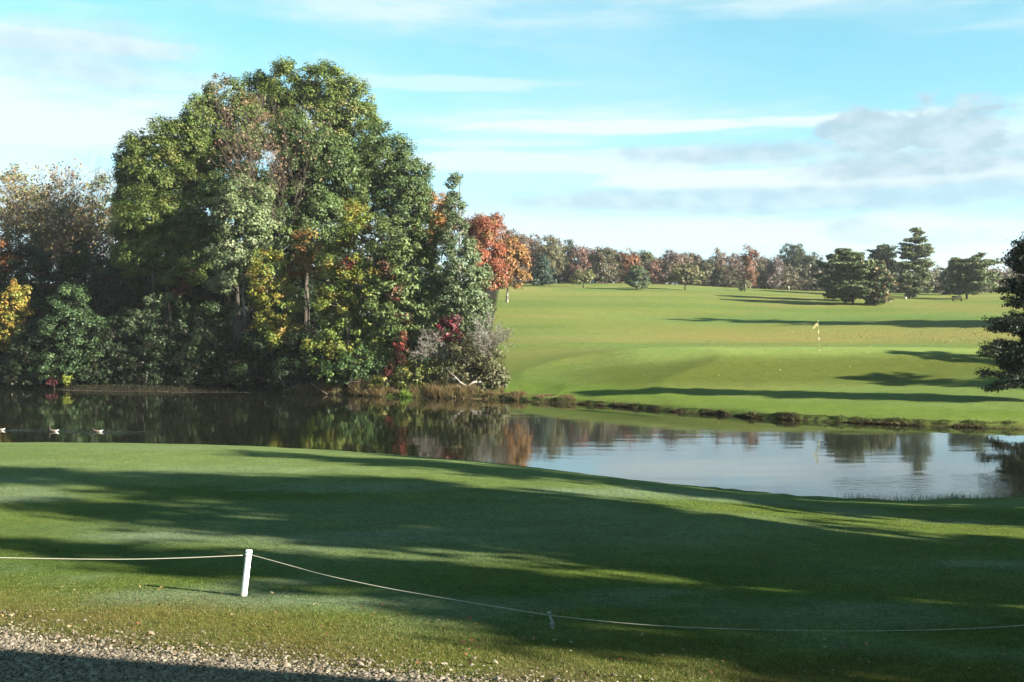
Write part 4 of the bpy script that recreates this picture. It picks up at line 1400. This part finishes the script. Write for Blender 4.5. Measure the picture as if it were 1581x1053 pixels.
# ------------------------------------------------------------------ grass, reeds, fallen leaves
def blades(X, Y, Z, h, w, cols, lean=.35, segs=2):
    n = len(X)
    a = rng.uniform(0, 6.28, n)
    ux, uy = np.cos(a), np.sin(a)
    d = rng.normal(0, lean, (n, 2)) * h[:, None]
    P = np.stack([X, Y, Z], -1)
    side = np.stack([ux, uy, np.zeros(n)], -1) * (w / 2)[:, None]
    tip = P + np.stack([d[:, 0], d[:, 1], h], -1)
    V = np.stack([P - side, P + side, tip], 1).reshape(-1, 3)
    return V, np.arange(3 * n).reshape(-1, 3), np.repeat(cols, 3, 0)


def build_grass():
    # near turf: density falls with distance
    n = 300000
    t = rng.random(n)
    Y = 9.7 * (26 / 9.7) ** (t ** 1.15)
    X = rng.uniform(-.5, .5, n) * Y * 1.0
    gd = gravel_d(X, Y)
    keep = (gd > .0) | (rng.random(n) < np.exp(gd * 3.0) * .25)
    tuft = fbm(X / .25, Y / .25, 91, 2)
    keep &= rng.random(n) < .35 + 1.1 * tuft
    X, Y, gd = X[keep], Y[keep], gd[keep]
    n = len(X)
    rough = 1 - sstep(gd, 1.2, 3.2)
    h = rng.uniform(.010, .024, n) * (1 + rough * .5) * (.6 + .9 * fbm(X / .4, Y / .4, 93, 2))
    w = rng.uniform(.004, .008, n) * (.7 + Y / 20)
    c = ground_colour(X, Y) * rng.uniform(.65, 1.35, (n, 1))
    straw = rng.random(n) < .06 + .22 * rough
    c[straw] = np.array([.12, .105, .035]) * rng.uniform(.7, 1.2, (straw.sum(), 1))
    fresh = rng.random(n) < .15
    c[fresh] = np.array([.035, .075, .012]) * rng.uniform(.7, 1.2, (fresh.sum(), 1))
    V, Fl, C = blades(X, Y, H(X, Y) - .003, h, w, c, .5)
    tag(mesh_obj('lawn_grass', V, Fl, M_GRASS, None, C), 'short lawn grass in front of the near green', kind='stuff')

    # brown and straw growth along the tip of the point and the left-hand shore
    def shore_band(p0, p1, n, d0, d1):
        pts = np.array(far_shore)
        i = rng.uniform(p0, p1, n)
        k = np.floor(i).astype(int); f = (i - k)[:, None]
        P = pts[k] * (1 - f) + pts[np.minimum(k + 1, len(pts) - 1)] * f
        P[:, 1] += rng.uniform(d0, d1, n)
        return P[:, 0], P[:, 1]
    X, Y = shore_band(4, 10, 26000, -.05, 1.6)
    m = .15 + 1.35 * sstep(fbm(X / .9, Y / .9, 95, 3), .38, .66)
    h = rng.uniform(.12, .52, len(X)) * m * (1 - .85 * sstep(X, -.6, 1.6))
    pal = .5 * np.array([(.25, .17, .07), (.20, .17, .06), (.30, .22, .10), (.13, .14, .04), (.16, .09, .045)])
    pid = (fbm(X / 1.5, Y / 1.5, 97, 2) * 9).astype(int) % 5
    pick = np.where(rng.random(len(X)) < .5, pid, rng.integers(0, 5, len(X)))
    c = pal[pick] * rng.uniform(.7, 1.25, (len(X), 1))
    lime = (np.abs(X - (-11.2 * Y / 76)) < 1.3) & (rng.random(len(X)) < .5) & (h < .35)
    c[(np.abs(X - (608 + 10 - 790.5) / F * 75.5) < .9) & (Y < np.interp(X, [p[0] for p in far_shore], [p[1] for p in far_shore]) + .35)] = (.10, .155, .02)
    V, Fl, C = blades(X, Y, H(X, Y) - .02, h, rng.uniform(.03, .06, len(X)), c, .45)
    tag(mesh_obj('shore_reeds', V, Fl, M_GRASS, None, C), 'brown and straw-coloured weeds edging the wooded point', kind='stuff')
    # low growth west, its colour darkened to carry the shore's shade
    X, Y = shore_band(0, 4.2, 6000, -.05, 1.2)
    h = rng.uniform(.04, .30, len(X)) * fbm(X / 1.1, Y / 1.1, 96, 3) * 1.4
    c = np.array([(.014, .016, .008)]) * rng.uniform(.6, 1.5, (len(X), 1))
    V, Fl, C = blades(X, Y, H(X, Y) - .02, h, rng.uniform(.03, .06, len(X)), c, .45)
    tag(mesh_obj('shore_weeds', V, Fl, M_GRASS, None, C), 'dark low weeds along the shaded left-hand shore', kind='stuff')
    # tufts hanging over the eroded far bank
    X, Y = shore_band(8.7, 20, 30000, .0, .55)
    big = fbm(X / .8, Y / .8, 99, 3)
    h = rng.uniform(.02, .10, len(X)) * (.3 + 1.7 * sstep(big, .4, .65))
    pal = .6 * np.array([(.10, .075, .035), (.06, .045, .025), (.16, .15, .05), (.13, .18, .05)])
    sd = pond_sd(X, Y)
    pick = np.where(sd > .22 + .3 * (big - .5), rng.choice([2, 3, 3], len(X)), rng.choice([0, 1, 1, 2], len(X)))
    c = pal[pick] * rng.uniform(.7, 1.25, (len(X), 1))
    V, Fl, C = blades(X, Y, H(X, Y) - .02, h, rng.uniform(.03, .07, len(X)), c, .7)
    tag(mesh_obj('bank_grass', V, Fl, M_GRASS, None, C), 'ragged grass and roots on the eroded far bank', kind='stuff')
    # reeds at the near right-hand shore
    n = 2600
    cl = rng.choice([12.0, 12.6, 13.9, 9.8, 10.6, 15.4, 11.3], n, p=[.2, .2, .15, .15, .1, .1, .1])
    X = cl + rng.normal(0, .35, n)
    ns = np.array(near_shore)[::-1]
    Y = np.interp(X, ns[:, 0], ns[:, 1]) + rng.normal(-.1, .12, n)
    h = rng.uniform(.08, .36, n)
    c = np.array([(.10, .13, .045)]) * rng.uniform(.6, 1.4, (n, 1))
    V, Fl, C = blades(X, Y, np.maximum(H(X, Y), -.02) - .01, h, np.full(n, .012), c, .3)
    tag(mesh_obj('water_grass', V, Fl, M_GRASS, None, C), 'thin dark grass standing at the near waterline', kind='stuff')


build_grass()


def scatter_leaves(name, label, X, Y, size, pal, lift=.02):
    n = len(X)
    Z = H(X, Y) + lift
    P = np.stack([X, Y, Z], -1)
    c = np.array(pal)[rng.integers(0, len(pal), n)] * rng.uniform(.75, 1.2, (n, 1))
    V, Fq, C = leaves(P, rand_unit(n) * .45 + np.array([0, 0, 1.]), size, c, .8, .25)
    return tag(mesh_obj(name, V, Fq, M_LEAF, None, C), label, kind='stuff')


def build_litter():
    warm = [(.22, .14, .06), (.18, .08, .04), (.25, .20, .11), (.15, .05, .03)]
    n = 300
    Y = rng.uniform(10.2, 14.5, n); X = rng.uniform(-.5, .5, n) * Y
    k = gravel_d(X, Y) < 3.0
    scatter_leaves('fallen_leaves', 'dry brown leaves scattered on the lawn and gravel', X[k], Y[k], .036, warm, .035)
    n = 900
    X = np.concatenate([rng.normal(46, 7, n), rng.uniform(5, 40, 260)]); Y = np.concatenate([rng.normal(112, 7, n), rng.uniform(72, 118, 260)])
    scatter_leaves('blown_leaves', 'pale leaves blown over the dry slope behind the flag', X, Y, .12, [(.22, .18, .085), (.18, .12, .06)], .05)
    # leaves and twigs floating along the shaded shore
    n = 800
    X = rng.uniform(-34, -19, n)
    fs = np.array(far_shore)
    sh = np.interp(X, fs[:, 0], fs[:, 1])
    Y = sh - .2 - 1.6 * (fbm(X / 4, X * 0, 7) - .2) ** 2 * 3 - np.abs(rng.normal(0, .25, n))
    P = np.stack([X, Y, np.full(n, .012)], -1)
    c = np.array([(.10, .075, .06), (.08, .04, .035), (.13, .11, .10)])[rng.integers(0, 3, n)]
    V, Fq, C = leaves(P, rand_unit(n) * .1 + np.array([0, 0, 1.]), .13, c, .7, .02)
    tag(mesh_obj('floating_leaves', V, Fq, M_LEAF, None, C), 'line of floating leaves along the shaded shore', kind='stuff')


build_litter()


# ------------------------------------------------------------------ driftwood on the point
def branch_obj(name, label, paths, mat, cat='branch', group=None):
    p0 = np.array(paths[0][0][0])
    root = empty(name, tuple(p0)); tag(root, label, cat, group)
    for j, (pts, rs) in enumerate(paths):
        pts = np.array(pts) - p0
        t = np.linspace(0, len(pts) - 1, len(pts) * 4)
        q = np.stack([np.interp(t, np.arange(len(pts)), pts[:, a]) for a in range(3)], 1)
        q[1:-1] = (q[:-2] + q[1:-1] * 2 + q[2:]) / 4
        V, Fl = tube_path(q, np.interp(t, [0, len(pts) - 1], rs), 7)
        mesh_obj('limb' if j == 0 else 'side_branch', V, Fl, mat, root, smooth=True)
    return root


def build_driftwood():
    def P(L, D): return [tuple(world_at(x, y, D + dd)) for x, y, dd in L]
    D = 75.2
    branch_obj('dead_branch', 'curved bleached dead limb at the tip of the point', [
        (P([(690, 570, .4), (700, 580, .3), (712, 592, .1), (722, 597, 0), (730, 590, 0), (742, 589, .3)], D), (.07, .09)),
        (P([(722, 597, 0), (716, 600, 0), (706, 594, -.2)], D), (.05, .02)),
        (P([(712, 592, .1), (705, 584, 0), (698, 586, 0)], D), (.04, .015))], M_DRIFT)
    branch_obj('dead_branch', 'bare snag of pale sticks at the shore left of the weeds', [
        (P([(436, 604, .2), (452, 598, 0), (458, 600, 0), (468, 606, 0)], 79), (.06, .03)),
        (P([(455, 599, 0), (448, 590, .1), (436, 588, .2)], 79), (.035, .012)),
        (P([(458, 600, 0), (463, 592, 0), (462, 586, .1)], 79), (.03, .012)),
        (P([(440, 597, 0), (434, 586, .1), (430, 582, .1)], 79), (.03, .012))], M_DRIFT)
    branch_obj('dead_branch', 'pale stick leaning into the water beside the brown weeds', [
        (P([(480, 592, .4), (492, 600, .1), (506, 609, -.3)], 77.4), (.03, .02))], M_DRIFT)
    branch_obj('dead_branch', 'low bleached log lying at the waterline before the shaded woods', [
        (P([(404, 603, .2), (416, 605, 0), (430, 603, 0)], 80.5), (.045, .02)),
        (P([(414, 604, 0), (420, 598, .1)], 80.5), (.02, .01))], M_DRIFT)


build_driftwood()


# ------------------------------------------------------------------ flag, post, rope, stake
def build_flag():
    b = hit(1265, 541.5, 70)
    root = empty('golf_flagstick', tuple(b))
    tag(root, 'golf flagstick with a drooping pale yellow flag on the putting green', 'flag')
    h = px_h(b, 496)
    lean = np.array([-.10, 0, 0])
    stick = plain_mat('tan_flagstick', (.13, .11, .06), .4, .4)
    band = plain_mat('cream_band', (.40, .37, .22), .4, .4)
    cloth = leaf_mat('flag_cloth', .35)
    zs = np.linspace(-.1, h, 6)
    V, Fl = tube_path([lean * (z / h) + np.array([0, 0, z]) for z in zs], np.full(6, .016), 10)
    mesh_obj('pole', V, Fl, stick, root, smooth=True)
    for a, c in ((.58, .68), (.34, .45)):
        V, Fl = tube_path([lean * f + np.array([0, 0, f * h]) for f in (a, c)], [.034, .034], 12)
        mesh_obj('band', V, Fl, band, root, smooth=True)
    V, Fl = tube_path([lean + np.array([0, 0, h - .02]), lean + np.array([0, 0, h + .05])], [.03, .012], 10)
    mesh_obj('finial', V, Fl, band, root, smooth=True)
    V, Fl = tube_path([(0, 0, -.12), (0, 0, .006)], [.054, .054], 16)
    mesh_obj('cup', V, Fl, plain_mat('white_cup', (.8, .8, .8)), root, smooth=True)
    # flag: cloth hanging in folds down and to one side
    nu, nv = 14, 8
    V = []
    for i in range(nu):
        u = i / (nu - 1)
        for j in range(nv):
            v = j / (nv - 1)
            x = lean[0] - u * .36 - .02
            z = h - .02 - u * .40 - v * (.30 - .14 * u)
            y = .035 * math.sin(u * 6 + v * 5) * (.3 + u) + .02 * math.sin(v * 9)
            V.append((x + .04 * v * (1 - u), y, z))
    V = np.array(V)
    i, j = np.meshgrid(np.arange(nu - 1), np.arange(nv - 1), indexing='ij')
    i = (i * nv + j).ravel()
    Fq = np.stack([i, i + nv, i + nv + 1, i + 1], -1)
    f = mesh_obj('flag', V, Fq, cloth, root, np.tile([[.33, .30, .13]], (len(V), 1)), smooth=True)
    md = f.modifiers.new('thickness', 'SOLIDIFY'); md.thickness = .004


build_flag()


def build_rope_line():
    white = plain_mat('white_post_plastic', (.80, .80, .78), .35, .5, .03, 9)
    rope_m = plain_mat('cream_rope', (.22, .21, .16), .8, .2, .25, 160)
    b = hit(376.5, 920, 8)
    top = world_at(384.5, 849, b[1] + .02)
    root = empty('rope_post', tuple(b)); tag(root, 'white plastic post leaning slightly on the lawn, carrying the rope', 'post')
    ax = top - b
    zs = np.array([-.15, 0, .25, .5, .75, .94])
    V, Fl = tube_path([ax * f for f in zs], [.038] * 6, 20)
    mesh_obj('shaft', V, Fl, white, root, smooth=True)
    V, Fl = tube_path([ax * f for f in (.94, .955, .985, 1.0)], [.041, .0425, .0425, .034], 20)
    mesh_obj('cap', V, Fl, white, root, smooth=True)
    V, Fl = tube_path([ax * .885 + np.array([.042 * math.cos(a), .042 * math.sin(a), .004 * math.sin(3 * a)]) for a in np.linspace(0, 2 * math.pi, 17)], [.008] * 17, 6)
    mesh_obj('rope_loop', V, Fl, rope_m, root, smooth=True)
    # stake
    s = hit(853, 972, 8)
    st = world_at(847.5, 945, s[1])
    stake = empty('rope_stake', tuple(s)); tag(stake, 'short grey leaning stake holding the rope low over the shaded grass', 'stake')
    gm = plain_mat('weathered_stake', (.18, .19, .17), .8, .2, .25, 30)
    ax2 = st - s
    V, Fl = tube_path([ax2 * -.3, ax2 * .0 + [0, 0, 0], ax2 * .4 + [.012, 0, 0], ax2 * .75, ax2], [.022, .022, .018, .014, .012], 8)
    mesh_obj('shaft', V, Fl, gm, stake, smooth=True)
    V, Fl = tube_path([ax2 * .85, ax2 * .95, ax2 * 1.03], [.017, .024, .016], 8)
    mesh_obj('hook', V, Fl, gm, stake, smooth=True)
    V, Fl = tube_path([ax2 * .2 + [.0, 0, 0], ax2 * .3 + [.01, 0, 0], ax2 * .42 + [.008, 0, 0]], [.014, .03, .014], 8)
    mesh_obj('clamp', V, Fl, gm, stake, smooth=True)
    # beyond the frame: the neighbours that hold the rope ends
    others = []
    for px, pyb, pyt, lab in ((-560, 930, 853, 'white rope post on the left-hand end of the lawn'), (2140, 985, 915, 'white rope post on the right-hand end of the lawn')):
        D = 13.6 if px < 0 else 12.4
        X = (px - 790.5) / F * D; z = hz(X, D)
        r = empty('rope_post', (X, D, z)); tag(r, lab, 'post')
        V, Fl = tube_path([(0, 0, -.15), (0, 0, .3), (0, 0, .58)], [.038] * 3, 16)
        mesh_obj('shaft', V, Fl, white, r, smooth=True)
        V, Fl = tube_path([(0, 0, .58), (0, 0, .60)], [.0425, .034], 16)
        mesh_obj('cap', V, Fl, white, r, smooth=True)
        others.append(np.array([X, D, z + .5]))
    # the rope: two spans, each sagging through points read off the photo
    pin = b + ax * .885

    def span(name, label, pts, r):
        pts = np.array(pts)
        s_ = np.concatenate([[0], np.cumsum(np.linalg.norm(np.diff(pts, axis=0), axis=1))])
        t = np.linspace(0, s_[-1], 90)
        q = np.stack([np.interp(t, s_, pts[:, a]) for a in range(3)], 1)
        for _ in range(30):
            q[1:-1] = (q[:-2] + q[2:]) * .25 + q[1:-1] * .5
        V, Fl = tube_path(q, np.full(len(q), r), 7)
        tag(mesh_obj(name, V, Fl, rope_m, None, smooth=True), label, 'rope')
    l = lambda x, y, D: world_at(x, y, D)
    D0, D1 = b[1], s[1]
    span('rope', 'pale rope running left from the white post',
         [pin + [-.043, 0, 0], l(300, 861, D0), l(200, 864, D0), l(100, 863, D0 - .02), l(0, 861, D0 - .05), l(-200, 858, D0 - .1), others[0]], .0058)
    mid = lambda x: D0 + (D1 - D0) * (x - 384) / (850 - 384)
    hook = s + ax2 * .8
    span('rope', 'pale rope sagging right from the white post to the low stake',
         [pin + [.043, 0, 0], l(440, 871, mid(440)), l(500, 888, mid(500)), l(600, 909, mid(600)), l(700, 926, mid(700)), l(780, 939, mid(780)), hook], .0062)
    span('rope', 'dim rope running right from the low stake across the shaded grass',
         [hook, l(950, 962, D1), l(1050, 969, D1), l(1180, 973, D1), l(1300, 975, D1), l(1450, 973, D1), l(1581, 967, D1), others[1]], .0055)


build_rope_line()


# ------------------------------------------------------------------ ducks
def build_ducks():
    body_m = leaf_mat('duck_plumage', 0.0, .7, .2)
    bill_m = plain_mat('dark_bill', (.25, .17, .04), .5, .3)

    def duck(label, px, py, heading, head_up, group='ducks swimming across the pond'):
        D = CAMZ * F / (py - HZ)
        X = (px - 790.5) / F * D
        root = empty('duck', (X, D, -.03), heading)
        tag(root, label, 'duck', group)
        # one continuous body: rings from tail tip to the bill root; +x is forward
        if head_up:
            prof = [(-.30, .12, .012, .008), (-.25, .10, .05, .03), (-.16, .07, .09, .065), (-.04, .06, .115, .085), (.08, .065, .105, .09),
                    (.16, .10, .075, .075), (.19, .17, .045, .045), (.195, .24, .034, .034), (.20, .31, .036, .036), (.225, .35, .042, .040), (.26, .35, .034, .032), (.285, .345, .018, .016)]
        else:
            prof = [(-.30, .11, .012, .008), (-.25, .10, .05, .03), (-.16, .07, .09, .065), (-.04, .06, .115, .085), (.08, .065, .105, .09),
                    (.16, .09, .075, .07), (.19, .13, .05, .05), (.205, .17, .038, .038), (.215, .21, .038, .036), (.24, .24, .042, .038), (.275, .24, .032, .03), (.30, .235, .017, .015)]
        k = 12
        ang = np.arange(k) * 2 * np.pi / k
        P = np.array([(p[0], 0, p[1]) for p in prof])
        T = np.gradient(P, axis=0); T /= np.linalg.norm(T, axis=1, keepdims=True)
        V = []
        C = []
        for i, p in enumerate(prof):
            side = np.array([0, 1., 0]); up = np.cross(T[i], side)
            for a in ang:
                V.append(P[i] + side * p[2] * math.cos(a) - up * p[3] * math.sin(a))
                if i <= 1: C.append((.48, .47, .44))
                elif i < 5: C.append((.08, .065, .05) if math.sin(a) > -.2 else (.14, .12, .10))
                elif i < 7: C.append((.04, .025, .02))
                else: C.append((.012, .014, .012))
        V = np.array(V); C = np.array(C)
        n = len(prof)
        i = np.arange(k); j = (i + 1) % k
        Fq = np.concatenate([np.stack([s * k + i, s * k + j, (s + 1) * k + j, (s + 1) * k + i], -1) for s in range(n - 1)])
        caps = np.array([np.arange(k)[::-1], (n - 1) * k + np.arange(k)])
        o = mesh_obj('body', V, [Fq, caps], body_m, root, C, smooth=True)
        md = o.modifiers.new('smooth', 'SUBSURF'); md.levels = 1; md.render_levels = 1
        root.scale = (.85, .85, .85)
        # bill
        e = P[-1]
        V, Fl = tube_path([e - [.01, 0, 0], e + [.03, 0, -.008], e + [.055, 0, -.014]], [.016, .013, .007], 8)
        V[:, 1] *= 1.3
        mesh_obj('bill', V, Fl, bill_m, root, smooth=True)
        for s in (-1, 1):
            V, Fl = tube_path([(.09, s * .088, .085), (.0, s * .108, .10), (-.12, s * .09, .105), (-.22, s * .045, .12)], [.02, .042, .036, .006], 8)
            c = np.tile([[.07, .058, .046]], (len(V), 1))
            mesh_obj('wing', V, Fl, body_m, root, c, smooth=True)
        V, Fl = tube_path([(-.24, 0, .10), (-.30, 0, .135), (-.335, 0, .15)], [.03, .02, .006], 8)
        mesh_obj('tail', V, Fl, body_m, root, np.tile([[.48, .47, .44]], (len(V), 1)), smooth=True)
        # wake: low ridges of water in a V behind the bird
        ux, uy = math.cos(heading), math.sin(heading)
        rows = []
        for s in (-1, 1):
            for kx in range(7):
                a0 = .35 + kx * .55
                L = .55
                off0 = s * (.10 + a0 * .16); off1 = s * (.10 + (a0 + L) * .16)
                p0 = np.array([X - ux * a0 - uy * off0, D - uy * a0 + ux * off0]); p1 = np.array([X - ux * (a0 + L) - uy * off1, D - uy * (a0 + L) + ux * off1])
                rows.append((p0, p1, .02 * (1 - kx / 8)))
        return rows

    R = []
    R += duck('duck with its head raised, middle of three swimming in line', 82, 666.5, math.radians(172), True)
    R += duck('white-rumped duck swimming last, farthest right of the three', 150, 667, math.radians(176), False)
    R += duck('white-rumped duck swimming ahead of the other two', -1, 664.5, math.radians(176), False)
    # gentle ripples trailing the birds, real relief on a patch of the water surface
    parts = []
    for p0, p1, a in R:
        t = np.linspace(0, 1, 5)
        q = np.stack([p0[0] + (p1[0] - p0[0]) * t, p0[1] + (p1[1] - p0[1]) * t, np.zeros(5)], 1)
        V, Fl = tube_path(q, np.array([.3, 1, 1.1, 1, .3]) * .07, 8)
        V[:, 2] *= a / .07 * 1.2
        parts.append((V, Fl))
    V, Fl = join(*parts)
    tag(mesh_obj('wake_ripples', V, Fl, M_WATER, None, smooth=True), 'ripples trailing behind the three ducks', kind='stuff')


build_ducks()


# ------------------------------------------------------------------ small things on the far slope
def build_tee_things():
    b = hit(1398, 462, 120)
    V, Fl = tube_path([b - [0, 0, .1], b + [0, 0, .18], b + [0, 0, .34], b + [0, 0, .38]], [.2, .22, .16, .06], 9)
    V = V + rng.normal(0, .02, V.shape)
    tag(mesh_obj('stone', V, Fl, plain_mat('pale_stone', (.22, .21, .18), .8), None), 'small pale stone in the grass below the tallest pine', 'stone')
    b = hit(1478, 465, 120)
    root = empty('bench', tuple(b)); tag(root, 'low dark bench on the slope below the flat-topped pine', 'bench')
    dk = plain_mat('dark_bench_wood', (.012, .012, .012), .9, .05)
    V, Fl = box((-.8, -.2, .40), (.8, .2, .46)); mesh_obj('seat', V, Fl, dk, root)
    V, Fl = box((-.8, .2, .55), (.8, .25, .85)); mesh_obj('backrest', V, Fl, dk, root)
    for x in (-.65, .65):
        V, Fl = box((x - .04, -.18, 0), (x + .04, .24, .40)); mesh_obj('leg', V, Fl, dk, root)
    b = hit(1232, 985, 8)
    c = np.array([[.35, .33, .28]])
    V, Fq, C = leaves(np.array([b + [0, 0, .03]]), np.array([[.1, -.2, 1.]]), .06, c, .8, .3)
    tag(mesh_obj('fallen_leaf', V, Fq, M_LEAF, None, C), 'single pale fallen leaf on the shaded grass behind the rope', 'leaf')


build_tee_things()
